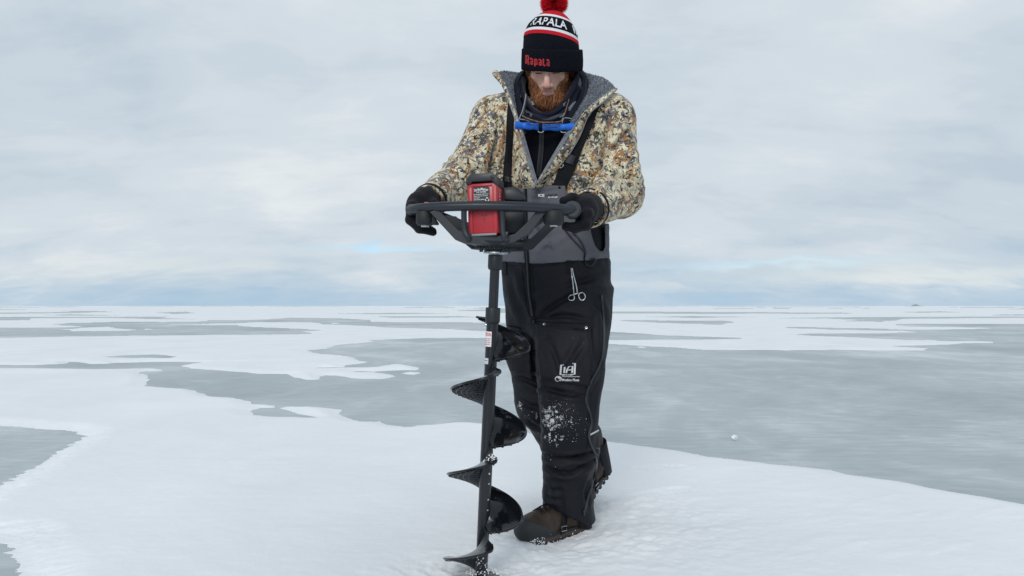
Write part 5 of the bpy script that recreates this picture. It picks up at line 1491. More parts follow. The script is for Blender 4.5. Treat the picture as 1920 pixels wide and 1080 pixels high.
band([r_b5, r_b6, r_b7, r_b8], 'crown_top', knit_r, 0.0010)
# white lettering knitted round the band
RB = [np.array(spline(list(r_), 4, closed=True)) for r_ in (r_b2, r_b3, r_b4)]
def band_pt(ang, v_, grow=0.0024):
    n_ = len(RB[0]); q_ = (ang / (2 * math.pi)) % 1.0 * n_; i = int(q_) % n_; fr = q_ - int(q_)
    rr = [r_[i] * (1 - fr) + r_[(i + 1) % n_] * fr for r_ in RB]
    c = [r_.mean(0) for r_ in RB]
    k_ = np.array([2 * (v_ - .5) * (v_ - 1), 4 * v_ * (1 - v_), 2 * v_ * (v_ - .5)])
    p_ = sum(a * b_ for a, b_ in zip(k_, rr)); cc = sum(a * b_ for a, b_ in zip(k_, c))
    d = p_ - cc
    return p_ + d / np.linalg.norm(d) * grow
v, f = norm_text('RAPALA', 0.018, 0.0, 1.05)
for k_ in range(3):
    mb = MB()
    a0 = R(-90 - 57 + 110 * k_)
    # angle 0 points to image right, -90 deg towards the lens
    mb.add([band_pt(a0 + R(88) * u, 0.16 + 0.66 * w2) for u, w2 in v], f)
    mb.build('lettering', knit_w, hat, angle=0)
# turned-up cuff
def cuff_ring(h, r, bulge=0): 
    C = np.array((P(1034.8, 112.2, Yh))) + np.array((0, 0, 0.0)); pt = R(20)
    up_ = np.array((0, -math.sin(pt), math.cos(pt))); ex = np.array((math.cos(R(1.0)), 0, -math.sin(R(1.0)))); ey = np.array((0, math.cos(pt), math.sin(pt)))
    a = np.linspace(0, 2 * math.pi, 270, endpoint=False)
    rr = r + 0.0009 * np.cos(a * 90) + 0.0022 * fbm(np.cos(a) * 2.2 + h * 30, np.sin(a) * 2.2, oct=2, seed=13)
    wob = 0.0018 * fbm(np.cos(a) * 2.5, np.sin(a) * 2.5 + 9, oct=2, seed=15)
    return C + (rr * np.cos(a))[:, None] * ex + (rr * 1.10 * np.sin(a))[:, None] * ey + (h + wob)[:, None] * up_
prof = [(-.030, .0995), (-.0350, .1035), (-.0365, .1062), (-.034, .1085), (-.02, .1092), (0, .1092), (.02, .1088), (.033, .1078), (.0362, .1055), (.0355, .1030), (.030, .1005)]
cf = MB().grid(np.array([cuff_ring(h, r) for h, r in prof]), wrap=True).build('cuff', knit_m, hat, angle=0)
T_cuff = bvh(np.array([v.co for v in cf.data.vertices]) + rootloc(cf), [tuple(p.vertices) for p in cf.data.polygons])
# embroidered red name: hand-shaped letters in a narrow flared style
def letters(spec):
    V2, F2 = [], []
    for pts, wd in spec:
        v_, f_2 = ribbon2d(pts, wd); b0 = len(V2); V2 += list(v_); F2 += [tuple(i + b0 for i in q_) for q_ in f_2]
    return np.array(V2), F2
w_ = 0.36
sp = []
def let(x0, strokes):
    for s_, wd in strokes: sp.append(([(x0 + a, b_) for a, b_ in s_], wd))
let(0.0, [([(.18, -.02), (.18, 1.12)], w_), ([(.18, 1.02), (.62, 1.04), (.66, .62), (.30, .50)], .27), ([(.40, .52), (.62, .20), (.66, -.12)], .33)])
def small_a(x0, tail=0): let(x0, [([(.06, .72), (.40, .76), (.56, .60), (.56, -.02 - tail)], .25), ([(.52, .42), (.16, .36), (.14, .08), (.52, .06)], .22)])
small_a(0.92)
let(1.78, [([(.16, .80), (.16, -.20)], .30), ([(.16, .74), (.58, .72), (.60, .14), (.20, .08)], .24)])
small_a(2.66)
let(3.50, [([(.16, .92), (.16, .06), (.60, .03)], .28)])
small_a(4.26, .08)
v, f = letters(sp)
v = v - v.min(0); v /= v.max(0)
mb = MB()
A_ = aff((985.2, 121.5), (1030.6, 126.0), (985.2, 102.5))
drape_flat(mb, T_cuff, v, f, lambda u, w2: A_(u, w2) + np.array((0, 1.2 * math.sin(u * math.pi))), 0.0012)
mb.build('lettering', mat('red_embroidery', (0.44, 0.022, 0.028), 0.75, bump=(0.6, 500, 0.001)), hat, angle=0)
# pompom
pc = np.array(P(1039, 6, Yh)); n_ = 8000
d = g.normal(size=(n_, 3)); d /= np.linalg.norm(d, axis=1)[:, None]
d2 = d.copy(); ln = 0.043 * (0.86 + 0.2 * g.random(n_)) * (1 - 0.22 * (d[:, 2] < -.5))
o = strands('pompom', pc + d * 0.010, d2 + g.normal(size=d.shape) * 0.10, ln, 0.0010, hair_mat('red_yarn', (0.55, 0.006, 0.016), (0.88, 0.022, 0.045), 0.85), hat, np.array((0, 0, -.12)), seed=21, curl=0.10)

# ------------------------------------------------------------------ neck gaiter, collars
def tilt_ring(cx_, cy_, Y, rx, ry, drop, n=56, lump=0.0, seed=0, yaw_=-12):
    c = np.array(P(cx_, cy_, Y)); a = np.linspace(0, 2 * math.pi, n, endpoint=False)
    L_ = 1 + lump * fbm(np.cos(a) * 2, np.sin(a) * 2, oct=3, seed=seed)
    xx, yy = rx * np.cos(a) * L_, ry * np.sin(a) * L_
    cy2, sy2 = math.cos(R(yaw_)), math.sin(R(yaw_))
    front = np.clip(-np.sin(a), -1, 1)
    zz = -drop * np.where(front > 0, front ** 1.3, front * .4) + 0.004 * fbm(np.cos(a) * 3, np.sin(a) * 3, oct=2, seed=seed + 5)
    return c + np.stack([xx * cy2 - yy * sy2, xx * sy2 + yy * cy2, zz], 1)
rows_ = [tilt_ring(1030, 152, 2.655, .086, .088, .134, lump=.03, seed=1), tilt_ring(1030, 142, 2.655, .095, .100, .160, lump=.03, seed=1), tilt_ring(1030, 138, 2.655, .0995, .107, .166, lump=.03, seed=1)]
gt_in = MB().grid(stack(rows_, 4), wrap=True, flip=True).build('gaiter_lining', gaitin_m, man, angle=0)
rows_ = [tilt_ring(1030, 138, 2.655, .1000, .1075, .166, lump=.03, seed=1), tilt_ring(1030, 143, 2.655, .105, .113, .164, lump=.03, seed=2), tilt_ring(1031, 153, 2.655, .105, .113, .156, lump=.04, seed=3), tilt_ring(1031, 163, 2.66, .101, .108, .138, lump=.05, seed=4), tilt_ring(1032, 174, 2.66, .107, .116, .126, lump=.05, seed=5), tilt_ring(1033, 192, 2.665, .113, .121, .098, lump=.04, seed=6), tilt_ring(1034, 216, 2.67, .118, .124, .050, lump=.03, seed=7), tilt_ring(1035, 240, 2.68, .112, .116, .030)]
gt = MB().grid(stack(rows_, 4), wrap=True, flip=True).build('neck_gaiter', navy_m, man, angle=0)
T_gt = bvh(np.array([v.co for v in gt.data.vertices]) + rootloc(gt), [tuple(p.vertices) for p in gt.data.polygons])
mb = MB(); drape_strip(mb, T_gt, [(990, 208), (1010, 219), (1030, 222), (1055, 214)], [2, 6, 7, 2], 0.001, 0.0015); mb.build('gaiter_fold', gaitin_m, gt)
mb = MB()
v, f = norm_text('ICE', 0.03); drape_flat(mb, T_gt, v, f, aff((983, 213), (995, 222), (987, 206)))
v, f = norm_text('IC', 0.02); drape_flat(mb, T_gt, v, f, aff((1056.5, 199.5), (1062.5, 197), (1055.5, 194)))
for pts, wd in (([(1076, 193), (1071, 200), (1067, 208)], 4), ([(1072, 197), (1066, 204)], 3), ([(1079, 190), (1074, 197)], 2.5), ([(1053, 218), (1059, 212)], 3), ([(1049, 219), (1055, 216)], 3)):
    v, f = ribbon2d(pts, wd); drape_flat(mb, T_gt, v, f, lambda u, w2: (u, w2))
tag(mb.build('print_marks', mat('pale_print', (0.20, 0.21, 0.24), 0.8), gt, angle=0), kind='stuff')
# navy inner collar (mid layer) standing behind the gaiter on both sides
mb = MB()
G = loft([[P(1080, 128, 2.70), P(1091, 150, 2.66), P(1087, 180, 2.595), P(1071, 205, 2.56), P(1050, 228, 2.55)], [P(1092, 131, 2.73), P(1101, 152, 2.67), P(1096, 184, 2.60), P(1080, 210, 2.56), P(1058, 238, 2.55)], [P(1098, 138, 2.78), P(1106, 160, 2.70), P(1101, 190, 2.62), P(1086, 216, 2.575), P(1062, 244, 2.56)]], 6, 4)
sheet(mb, G, 0.006)
ic = mb.build('inner_collar', navy_m, man, angle=0)
T_ic = bvh(np.array([v.co for v in ic.data.vertices]) + rootloc(ic), [tuple(p.vertices) for p in ic.data.polygons])
mb = MB(); p_ = spline([(1099, 148), (1097, 175), (1087, 200), (1068, 226)], 7)
for q_ in p_:
    h_ = hit(T_ic, *q_, 0.002)
    if h_: mb.box(h_[0], (0.006, 0.003, 0.0026))
tag(mb.build('zip_teeth', zipk_m, ic), kind='stuff')
mb = MB()
G = loft([[P(985, 131, 2.69), P(972, 150, 2.65), P(973, 180, 2.60), P(983, 205, 2.565), P(1000, 228, 2.55)], [P(977, 133, 2.72), P(967, 152, 2.67), P(968, 184, 2.61), P(977, 212, 2.565), P(992, 238, 2.55)], [P(970, 140, 2.78), P(961, 160, 2.70), P(963, 190, 2.62), P(971, 218, 2.57), P(986, 246, 2.55)]], 6, 4)
sheet(mb, G, 0.006); mb.build('inner_collar', navy_m, man, angle=0)

# jacket collar: sherpa-lined flaps, camouflage outside
def flap(rows, name='collar'):
    G = loft(rows, 7, 6)
    G = G + 0.0025 * fbm(G[..., 0] * 30, G[..., 1] * 30, G[..., 2] * 30, oct=3, seed=3)[..., None] * np.array((0, -1, 0.3))
    mb = MB(); sheet(mb, G, 0.011, 0, 1)
    o = mb.build(name, [sherpa_m, camo], jacket, angle=0)
    return G, o
# image-left flap: rows run top->bottom; first row = outer edge
GL, oL = flap([[P(929, 137, 2.70), P(947, 163, 2.62), P(963, 203, 2.575), P(977, 245, 2.555), P(991, 292, 2.565), P(1005, 340, 2.573)],
               [P(950, 133, 2.745), P(958, 160, 2.665), P(968, 200, 2.60), P(979.5, 245, 2.565), P(992.5, 292, 2.572), P(1005.5, 340, 2.576)],
               [P(976, 137, 2.79), P(972, 160, 2.71), P(975, 200, 2.635), P(982, 245, 2.58), P(994, 292, 2.580), P(1006, 341, 2.580)]])
GR, oR = flap([[P(1155, 165, 2.575), P(1127, 184, 2.545), P(1099, 207, 2.525), P(1071, 245, 2.520), P(1038, 297, 2.540), P(1008, 343, 2.566)],
               [P(1132, 146, 2.67), P(1112, 170, 2.60), P(1090, 205, 2.545), P(1068, 243, 2.530), P(1036, 295, 2.547), P(1007, 342, 2.571)],
               [P(1096, 136, 2.79), P(1099, 165, 2.69), P(1081, 203, 2.590), P(1064, 242, 2.545), P(1034, 294, 2.555), P(1006, 341, 2.576)]])
G = loft([[P(976, 136, 2.79), P(1004, 130, 2.86), P(1036, 127, 2.89), P(1068, 129, 2.86), P(1097, 135, 2.79)],
          [P(968, 170, 2.76), P(1000, 168, 2.83), P(1036, 166, 2.85), P(1074, 168, 2.83), P(1104, 170, 2.76)],
          [P(962, 205, 2.72), P(1000, 205, 2.78), P(1036, 205, 2.80), P(1076, 205, 2.78), P(1108, 205, 2.72)]], 6, 6)
mb = MB(); sheet(mb, G, 0.010, 0, 1); mb.build('back_collar', [sherpa_m, camo], jacket, angle=0)
# sherpa pile
def pile(G, name, n_, par, u0, u1, w0=0.0, w1=1.0, L_=0.0046, seed=3):
    g2_ = np.random.default_rng(seed); a, b_ = G.shape[:2]
    du = np.gradient(G, axis=0); dv = np.gradient(G, axis=1); N_ = np.cross(du, dv); N_ /= np.linalg.norm(N_, axis=2)[..., None]
    if N_[..., 1].mean() > 0: N_ = -N_
    i = (g2_.uniform(u0, u1, n_) * (a - 1)).astype(int); j = (g2_.uniform(w0, w1, n_) * (b_ - 1))
    j0 = np.minimum(j.astype(int), b_ - 2); fr = (j - j0)[:, None]
    i = np.minimum(i, a - 2); fi = g2_.random(n_)[:, None]
    p_ = (G[i, j0] * (1 - fr) + G[i, j0 + 1] * fr) * (1 - fi) + (G[i + 1, j0] * (1 - fr) + G[i + 1, j0 + 1] * fr) * fi
    dd = N_[i, j0] + g2_.normal(size=(n_, 3)) * 0.55; dd /= np.linalg.norm(dd, axis=1)[:, None]
    return strands(name, p_, dd, L_ * (0.6 + 0.8 * g2_.random(n_)), 0.0011, hair_mat(name + '_pile', (0.15, 0.17, 0.205), (0.42, 0.45, 0.50), 0.95), par, np.array((0, 0, -.3)), segs=2, seed=seed, curl=0.4)
pile(GL, 'sherpa_lining', 6500, oL, 0, 0.62, 0.05, 1.0, seed=3)
pile(GR, 'sherpa_lining', 7500, oR, 0, 0.55, 0.05, 1.0, seed=4)
# rolled camouflage hem at the collar edge and grey zip tape
GA = GL[:, 0]
mb = MB(); mb.tube(GA[:24] + np.array((-0.001, 0.001, 0)), np.interp(np.arange(24), [0, 3, 8, 23], [0.0125, 0.0095, 0.006, 0.0055]), 10); mb.build('collar_hem', camo, jacket)
mb = MB(); mb.tube(GA[8:] + np.array((0.003, -0.005, 0)), 0.0021, 8); mb.build('zip_tape', zip_m, jacket)
GB = GR[:, 0]
mb = MB(); mb.tube(GB[16:] + np.array((0.001, -0.003, -0.001)), 0.0022, 8); mb.build('zip_tape', zip_m, jacket)
# camouflage lapel on the image-right side, edged with a second grey tape
T_all = [T_pan, T_jack, bvh(np.array([v.co for v in st2_.data.vertices]) + rootloc(st2_), [tuple(p.vertices) for p in st2_.data.polygons])]
lo_c = [P(1157, 167, 2.572), P(1133, 190, 2.540), P(1110, 208, 2.520)] + [hit(T_all, *q_, 0.010)[0] for q_ in ((1098, 226), (1088, 252), (1073, 280), (1050, 314), (1016, 345))]
lo_pts = smooth_line(spline(lo_c, 6), 3)
GBm = np.array([GB[int(round(i))] for i in np.linspace(0, len(GB) - 1, len(lo_pts))])
mid_ = 0.5 * (GBm + lo_pts) + np.array((0.002, -0.006, 0.0))
LG = np.array([spline([GBm[i] + np.array((0, -.003, 0)), mid_[i], lo_pts[i]], 4) for i in range(len(lo_pts))])
LG += 0.002 * fbm(LG[..., 0] * 40, LG[..., 2] * 40, oct=2, seed=6)[..., None] * np.array((0, -1, 0))
mb = MB(); sheet(mb, LG, 0.005); mb.build('lapel', camo, jacket, angle=0)
mb = MB(); mb.tube(lo_pts[:33] + np.array((0, -0.002, 0)), 0.0023, 8); mb.build('zip_tape', zip_m, jacket)
mb = MB(); hk = [P(1005, 338, 2.560), P(1003, 345, 2.556), P(1001, 352, 2.556)]; mb.tube(spline(hk, 4), 0.0035, 8); mb.build('zip_pull', zip_m, jacket)
# cuffs
for e_, w_, r_, nm in ((EL, WL, .0595, 0), (ER, WR, .0525, 1)):
    d_ = (w_ - e_) / np.linalg.norm(w_ - e_)
    t1 = np.cross(d_, (0, 0, 1)); t1 /= np.linalg.norm(t1); t2 = np.cross(t1, d_)
    def cring(h, rr): return [w_ + d_ * h + rr * (math.cos(a) * t1 + math.sin(a) * t2) for a in np.linspace(0, 2 * math.pi, 40, endpoint=False)]
    G = np.array([cring(h, rr) for h, rr in ((-.010, r_ - .002), (-.008, r_ + .0035), (.004, r_ + .0035), (.006, r_ - .001))])
    MB().grid(G, wrap=True).build('cuff_strap', strap_m, jacket, angle=0)
    G = np.array([cring(h, rr) for h, rr in ((.005, r_ - .001), (.006, r_ + .0015), (.014, r_ + .001), (.016, r_ - .003), (.010, r_ - .008), (-.02, r_ - .009))])
    MB().grid(G, wrap=True).build('sleeve_cuff', camo, jacket, angle=0)
h_ = hit(T_jack, 1129, 368, 0.002)
MB().box(h_[0], (0.006, 0.003, 0.006), bev=0.0008).build('size_tag', mat('yellow_tag', (0.75, 0.62, 0.05), 0.6), jacket)

# ------------------------------------------------------------------ gloves
def glove(W, palm, fingers, thumb, sgn, mass=()):
    allp = np.array([W] + palm + [p_ for f_ in fingers for p_ in f_] + thumb)
    fl = Fld(allp.min(0) - 0.055, allp.max(0) + 0.055, 0.0030)
    d_ = fl.cap(W, palm[0], .040, .040)
    for a, b_ in zip(palm[:-1], palm[1:]): d_ = smin(d_, fl.cap(a, b_, .038, .036), 0.02)
    for f_ in fingers:
        rr = [.0155, .0145, .0132, .0115]
        fd = None
        for i in range(3):
            c_ = fl.cap(f_[i], f_[i + 1], rr[i], rr[i + 1]); fd = c_ if fd is None else smin(fd, c_, 0.006)
        # knuckle rooted in the palm
        fd = smin(fd, fl.cap(palm[-1] * 0.45 + f_[0] * 0.55, f_[0], .020, .0155), 0.01)
        d_ = smin(d_, fd, 0.0045)
    td = smin(fl.cap(thumb[0], thumb[1], .0190, .0165), fl.cap(thumb[1], thumb[2], .0160, .0130), 0.006)
    d_ = smin(d_, td, 0.010)
    for c_, r_ in mass: d_ = smin(d_, fl.ell(c_, r_), 0.02)
    V, Q = snets(fl, d_); V = relax(V, Q, 1, 0.4)
    N = vnormals(V, Q); q_ = V * 26
    V = V + N * (0.0022 * fbm(q_[:, 0], q_[:, 1], q_[:, 2], oct=3, seed=5 + sgn))[:, None]
    return V, Q
def chain(pts, Ys): return [np.array(PH(x_, y_, Y_)) for (x_, y_), Y_ in zip(pts, Ys)]
Wl = np.array(WL)
fL = []
for k_, (Y_, s_) in enumerate(((2.345, 0.96), (2.371, 1.03), (2.397, 1.0), (2.422, 0.86))):
    c_ = np.array((1080, 402)); pp = [(1102, 401), (1099, 421), (1079, 427), (1060, 424)]
    fL.append(chain([tuple(c_ + (np.array(q_) - c_) * s_ + np.array((0, 0.8 * k_))) for q_ in pp], [Y_ + .008, Y_ - .002, Y_ - .004, Y_]))
V, Q = glove(Wl + np.array((-.002, .01, 0)), chain([(1104, 389), (1099, 392)], [2.44, 2.395]), fL, chain([(1092, 379), (1073, 372), (1056, 377)], [2.44, 2.405, 2.378]), 1, ((PH(1099, 399, 2.415), (.027, .050, .046)),))
gl_ = mesh_obj('glove', V, Q, glove_m, man); gl_['label'] = 'glove with fingers curled round the right end of the handlebar'
T_gl = bvh(V, Q)
mb = MB()
for pts in ([(1112, 404), (1105, 422), (1088, 431)], [(1104, 396), (1098, 414), (1080, 424)], [(1114, 410), (1109, 426), (1096, 433)]): drape_line(mb, T_gl, pts, 0.0010, 0.0001)
tag(mb.build('seam', glove_m, gl_), kind='stuff')
fR = []
for k_, (Y_, s_) in enumerate(((2.362, 1.0), (2.388, 1.05), (2.414, 1.0), (2.440, 0.86))):
    c_ = np.array((792, 405)); pp = [(773, 388), (770, 412), (786, 428), (811, 434)]
    fR.append(chain([tuple(c_ + (np.array(q_) - c_) * s_) for q_ in pp], [Y_ + .006, Y_, Y_, Y_]))
V, Q = glove(np.array(WR) + np.array((0, .01, 0)), chain([(797, 378), (785, 382)], [2.46, 2.42]), fR, chain([(805, 379), (815, 384), (822, 392)], [2.44, 2.405, 2.38]), 2, ((PH(782, 391, 2.43), (.026, .045, .036)),))
gr_ = mesh_obj('glove', V, Q, glove_m, man); gr_['label'] = 'glove with finger hanging below the left end of the handlebar'
T_gr = bvh(V, Q)
mb = MB()
for pts in ([(795, 382), (798, 373), (803, 369)], [(811, 382), (815, 376), (816, 372)]): drape_line(mb, T_gr, pts, 0.0010, 0.0001)
tag(mb.build('seam', glove_m, gr_), kind='stuff')

# ------------------------------------------------------------------ boots
def boot(heel, yaw_, pitch, label, scl=1.02):
    """heel: ground point under the heel; yaw: direction of the toe; pitch: heel lift (toe stays down)"""
    M_ = np.array(Matrix.Rotation(yaw_, 3, 'Z') @ Matrix.Rotation(pitch, 3, 'Y')) * scl
    o3 = np.asarray(heel, float)
    def w(p): return o3 + M_ @ np.array(p, float)
    rt = bpy.data.objects.new('boot', None); COL.objects.link(rt); rt.parent = man; rt.location = o3 - rootloc(man); rt['label'] = label
    # all modelled in boot space (u forward, v sideways, z up) then turned
    def half(u): return np.interp(u, [-.006, .0, .03, .08, .13, .20, .25, .275, .288, .294], [.004, .022, .037, .039, .038, .048, .050, .040, .022, .004])
    fl = Fld((-.06, -.085, -.01), (.35, .085, .26), 0.0038)
    def lastbox(z0, z1, grow):
        hw = half(fl.X[:, 0, 0]).astype(np.float32)[:, None, None] + grow
        return np.maximum(np.maximum(np.maximum(np.abs(fl.Y) - hw, z0 - fl.Z), fl.Z - z1), np.maximum(fl.X - .297, -.010 - fl.X))
    up = fl.ell((.232, 0, .052), (.084, .053, .053))
    up = smin(up, fl.ell((.145, 0, .062), (.105, .041, .060)), 0.02)
    up = smin(up, fl.ell((.045, 0, .060), (.055, .040, .060)), 0.02)
    up = smin(up, fl.cap((.060, 0, .09), (.050, 0, .215), .052, .056), 0.03)
    up = np.maximum(up, 0.022 - fl.Z)
    V, Q = snets(fl, up); V = relax(V, Q, 1)
    N = vnormals(V, Q); q_ = V * 30
    V = V + N * (0.0022 * fbm(q_[:, 0], q_[:, 1], q_[:, 2], oct=3, seed=8))[:, None]
    capm = sstep(-.003, .003, .034 + np.clip(V[:, 0] - .165, 0, 1) * .50 - V[:, 2])
    V = V + N * (0.0022 * capm)[:, None]
    cen = V[Q].mean(1)
    fm = np.where((cen[:, 2] < .034 + np.clip(cen[:, 0] - .165, 0, 1) * .50) | (cen[:, 0] < .012), 1, 0)
    tw = lambda A: (o3 + A @ M_.T)
    mesh_obj('boot_upper', tw(V), Q, [leather, toe_m], rt, fmat=fm)
    # rubber toe cap edge
    sl = smin(lastbox(.002, .038, .004), fl.ell((.243, 0, .036), (.052, .050, .030)), 0.01)
    tread = 0.006 * (np.sin(fl.X * 210) > 0.2) * (fl.Z < .014)
    sl = sl + tread * 0.8
    V, Q = snets(fl, sl); V = relax(V, Q, 1)
    cen = V[Q].mean(1)
    mesh_obj('boot_sole', tw(V), Q, [sole_m, welt_m], rt, fmat=np.where((cen[:, 2] > .014) & (cen[:, 2] < .026) & (cen[:, 0] < .25), 1, 0))
    # gaiter strap over the instep with a bright buckle
    mb = MB(); A = []
    for a in np.linspace(R(-100), R(100), 22):
        c_ = (.150 - .02 * math.cos(a), .0515 * math.sin(a), .034 + .088 * max(math.cos(a), -.1) ** .8 if math.cos(a) > 0 else .034 + .02 * math.cos(a))
        A.append([w((c_[0] - .011, c_[1], c_[2])), w((c_[0] + .011, c_[1], c_[2] - .004))])
    sheet(mb, np.array(A), 0.003); mb.build('boot_strap', strap_m, rt, angle=0)
    mb = MB()
    s_ = 1 if math.sin(yaw_ + R(90)) < 0 else -1
    bk = [w((.150 + x_, s_ * .0535, .046 + z_)) for x_, z_ in ((-.011, .008), (.011, .008), (.011, -.008), (-.011, -.008))]
    mb.tube(np.array(bk), 0.0018, 6, closed=True); mb.build('buckle', steel, rt)
    mb = MB()
    for i_ in range(4):
        u = .156 + .019 * i_; zz = (.128, .125, .121, .115)[i_]
        mb.tube(spline([w((u, -.026, zz - .013)), w((u + .006, 0, zz)), w((u + .012, .026, zz - .014))], 4), 0.0022, 6)
        mb.tube(spline([w((u, .026, zz - .013)), w((u + .006, 0, zz + .001)), w((u + .012, -.026, zz - .014))], 4), 0.0022, 6)
    tag(mb.build('boot_lace', strap_m, rt), kind='stuff')
    # black gaiter hugging the heel
    G = []
    for z_ in (.026, .05, .09, .14, .17):
        row = []
        for a in np.linspace(R(60), R(300), 24):
            rr = np.interp(z_, [.02, .05, .1, .17], [.053, .056, .060, .064])
            row.append(w((.048 + rr * 1.05 * math.cos(a), rr * .92 * math.sin(a), z_ + .012 * math.cos(a))))
        G.append(row)
    mb = MB(); sheet(mb, np.array(G), 0.003); mb.build('gaiter', pant_m, rt, angle=0)
    # packed snow on toe and tread
    mb = MB(); T_ = bvh(tw(V), Q); g3 = np.random.default_rng(3)
    idx_ = g3.permutation(len(V)); cnt = 0
    N = vnormals(V, Q)
    for i in idx_:
        u_, v_, z_ = V[i]
        pr = 0.75 if (u_ > .235 and z_ < .036) else (0.10 if z_ < .016 else 0.015)
        if g3.random() < pr:
            fleck(mb, tw(V[i:i + 1])[0] + M_ @ N[i] * .0005, M_ @ N[i], g3.uniform(.0007, .0026)); cnt += 1
        if cnt > 650: break
    tag(mb.build('snow_flecks', snow_bit, rt, smooth=False), kind='stuff')
    return rt
boot((.272, 2.726, .015), math.atan2(-.196, -.259), 0.0, 'front boot planted flat with packed snow on its toe')
ty = math.atan2(-.22, -.17)
tip = np.array((.232, 2.93, .008)); Lb = .30
pit = R(26)
hl_ = tip - Lb * np.array((math.cos(ty) * math.cos(pit), math.sin(ty) * math.cos(pit), -math.sin(pit)))
boot(hl_, ty, pit, 'rear boot with its heel lifted')

# ------------------------------------------------------------------ things hanging on him
# ice picks: two ribbed blue handles pushed together across the chest
blue = mat('blue_plastic', (0.022, 0.17, 0.70), 0.42, spec=0.45)
chest = [T_gt, T_pull]
pk = empty('ice_picks', tuple(P(1014, 237, 2.535)), 'pair of ribbed blue safety ice picks hanging across the chest', 'ice picks')
for (x0, y0, Y0), (x1, y1, Y1) in (((966, 234.5, 2.548), (1010.5, 237.5, 2.533)), ((1078, 238, 2.530), (1017, 238.5, 2.533))):
    a, b_ = np.array(P(x0, y0, Y0)), np.array(P(x1, y1, Y1)); L_ = np.linalg.norm(b_ - a)
    pr = [(0.0, 0.0), (.009, 0.0)]
    for k_ in range(60):
        u = (k_ + .5) / 60
        r = .0118 + .0016 * math.sin(u * 13 + .6) + (.0007 if k_ % 2 else -.0004) * (0.3 < (u * 3) % 1 or u < .33)
        pr.append((r, L_ * u))
    pr += [(.0125, L_), (0.0, L_)]
    MB().lathe(pr, a, b_ - a, 20, cap=False).build('pick_handle', blue, pk)
MB().lathe([(0, 0), (.0095, 0), (.0095, .013), (0, .013)], P(1010.5, 238, 2.533), (1, 0, 0), 16, cap=False).build('joint', strap_m, pk)
c_ = np.array(P(1014, 246, 2.525)); MB().tube([c_ + np.array((.0085 * math.cos(a), 0.001, .0042 * math.sin(a))) for a in np.linspace(math.pi * .95, math.pi * 2.05, 12)], .0017, 8).build('ring', steel, pk)
c_ = np.array(P(1057, 246, 2.522)); MB().tube([c_ + np.array((.0095 * math.cos(a), 0.001, .0042 * math.sin(a))) for a in np.linspace(math.pi * .95, math.pi * 1.8, 12)], .0015, 8).build('ring', steel, pk)
MB().tube(spline([P(992, 226, 2.540), P(980, 224, 2.545), P(974, 222, 2.55), P(979, 210, 2.55), P(984, 190, 2.565), P(986, 176, 2.58)], 5), .0016, 8).build('cord', mat('grey_cord', (0.30, 0.32, 0.36), 0.6), pk)
MB().tube(spline([P(1054, 231, 2.530), P(1057, 222, 2.532), P(1066, 221.5, 2.535), P(1073, 223, 2.54)], 5), .0016, 8).build('cord', bpy.data.materials['grey_cord'], pk)
# eyeglasses hung at the neck
tort = mat('tortoiseshell', (0.22, 0.13, 0.065), 0.3, var=(0.7, 160)); dkf = mat('dark_frame', (0.035, 0.028, 0.025), 0.35)
glass = mat('lens_glass', (0.9, 0.93, 0.95), 0.02); glass.node_tree.nodes['Principled BSDF'].inputs['Transmission Weight'].default_value = 1.0; glass.node_tree.nodes['Principled BSDF'].inputs['IOR'].default_value = 1.1
eg = empty('eyeglasses', tuple(P(1015, 230, 2.51)), 'thin tortoiseshell eyeglasses hanging at the neck over the blue picks', 'glasses')
YG = 2.512
def lens(pts):
    q_ = spline([P(x_, y_, YG) for x_, y_ in pts], 4, closed=True)
    MB().tube(q_, .0012, 6, closed=True).build('lens_rim', dkf, eg)
    c_ = q_.mean(0); n_ = len(q_)
    MB().add([c_ + (p_ - c_) * .97 for p_ in q_] + [c_ + (p_ - c_) * .97 + np.array((0, .0016, 0)) for p_ in q_], [tuple(range(n_)), tuple(range(2 * n_ - 1, n_ - 1, -1))] + [(i, i + n_, (i + 1) % n_ + n_, (i + 1) % n_) for i in range(n_)]).build('lens', glass, eg, angle=0)
lens([(984, 222), (998, 227.5), (1009.5, 230.5), (1008, 233.5), (1005, 235.8), (996, 234), (988, 229)])
lens([(1021, 231), (1036, 231.2), (1049, 230), (1050, 233.5), (1047, 238), (1034, 239.5), (1025, 237.5)])
MB().tube(spline([P(979, 217, YG + .004), P(992, 223, YG), P(1010, 228.5, YG - .002), P(1018, 229.3, YG - .002), P(1036, 229.2, YG), P(1051, 227.5, YG), P(1054, 224, YG + .004)], 5), .0019, 8).build('brow_bar', tort, eg)
MB().tube(spline([P(980, 218, YG + .004), P(983, 205, 2.53), P(986, 188, 2.545), P(988, 178, 2.565)], 5), .0015, 8, flat=(1.2, .7)).build('temple', dkf, eg)
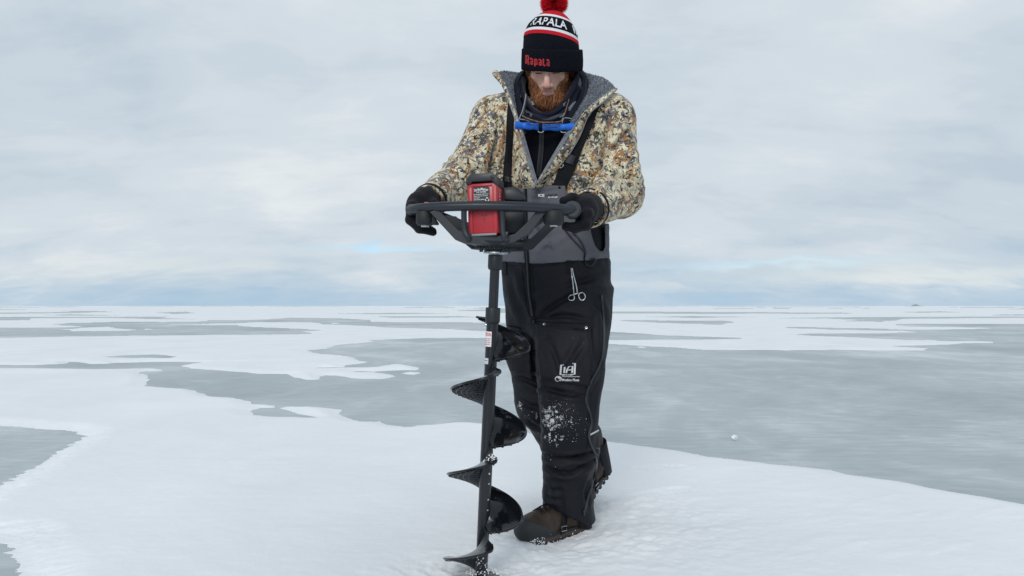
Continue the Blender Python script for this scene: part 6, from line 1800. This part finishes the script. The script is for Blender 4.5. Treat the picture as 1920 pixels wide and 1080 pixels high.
MB().tube(spline([P(1053, 226, YG + .004), P(1059, 212, 2.525), P(1064, 196, 2.54), P(1067, 186, 2.555)], 5), .0016, 8, flat=(1.2, .7)).build('temple', tort, eg)
MB().tube(spline([P(1018, 231, YG), P(1022, 236, YG - .003)], 4), .0013, 6).build('nose_pad', dkf, eg)
# forceps clipped to the bib
fc = empty('forceps', tuple(hit(FRONT, 1076, 530, 0.006)[0]), 'steel locking forceps hanging from the front of the black bibs', 'forceps')
def FP(x_, y_, o_=0.006): return hit(FRONT, x_, y_, o_)[0]
for s_, (pts, cx_, cy_, tilt) in enumerate(([[(1070.5, 503), (1072.5, 520), (1076, 552)], 1071.5, 558, 0], [[(1072.5, 503), (1076, 520), (1083, 551)], 1091, 556.2, 0])):
    MB().tube(smooth_line(np.array([FP(x_, y_, 0.007 + .002 * s_) for x_, y_ in spline(pts, 6)]), 3), np.linspace(.0016, .0026, 13), 8).build('shank', steel, fc)
    q_ = [FP(cx_ + 6.0 * math.cos(a), cy_ + 6.6 * math.sin(a), 0.007) for a in np.linspace(0, 2 * math.pi, 20, endpoint=False)]
    MB().tube(np.array(q_), .0021, 8, closed=True).build('finger_ring', steel, fc)
MB().tube(np.array([FP(1075, 551, .008), FP(1079, 549.5, .009), FP(1084, 550.5, .008)]), .0022, 6).build('ratchet', steel, fc)
MB().lathe([(0, -.001), (.0028, -.001), (.0028, .003), (0, .003)], FP(1072.5, 520, .009), (0, -1, 0), 10, cap=False).build('pivot_screw', steel, fc)
# snow caked on the auger
mb = MB(); g4 = np.random.default_rng(8)
for (x_, y_, Y_, sx, sy, n_) in ((924, 857, 2.130, 4, 2.5, 26), (912, 862, 2.130, 5, 3, 10), (904, 1058, 2.232, 7, 10, 45), (932, 1072, 2.215, 12, 4, 40), (886, 1075, 2.225, 7, 4, 30)):
    for _ in range(n_):
        p_ = np.array(P(x_ + g4.normal() * sx, y_ + g4.normal() * sy, Y_ + g4.normal() * .008))
        if p_[2] < 0.003: p_[2] = 0.004
        fleck(mb, p_, np.array((g4.normal() * .4, -1, .5)), g4.uniform(.0010, .0028))
tag(mb.build('snow_flecks', snow_bit, auger, smooth=False), kind='stuff')
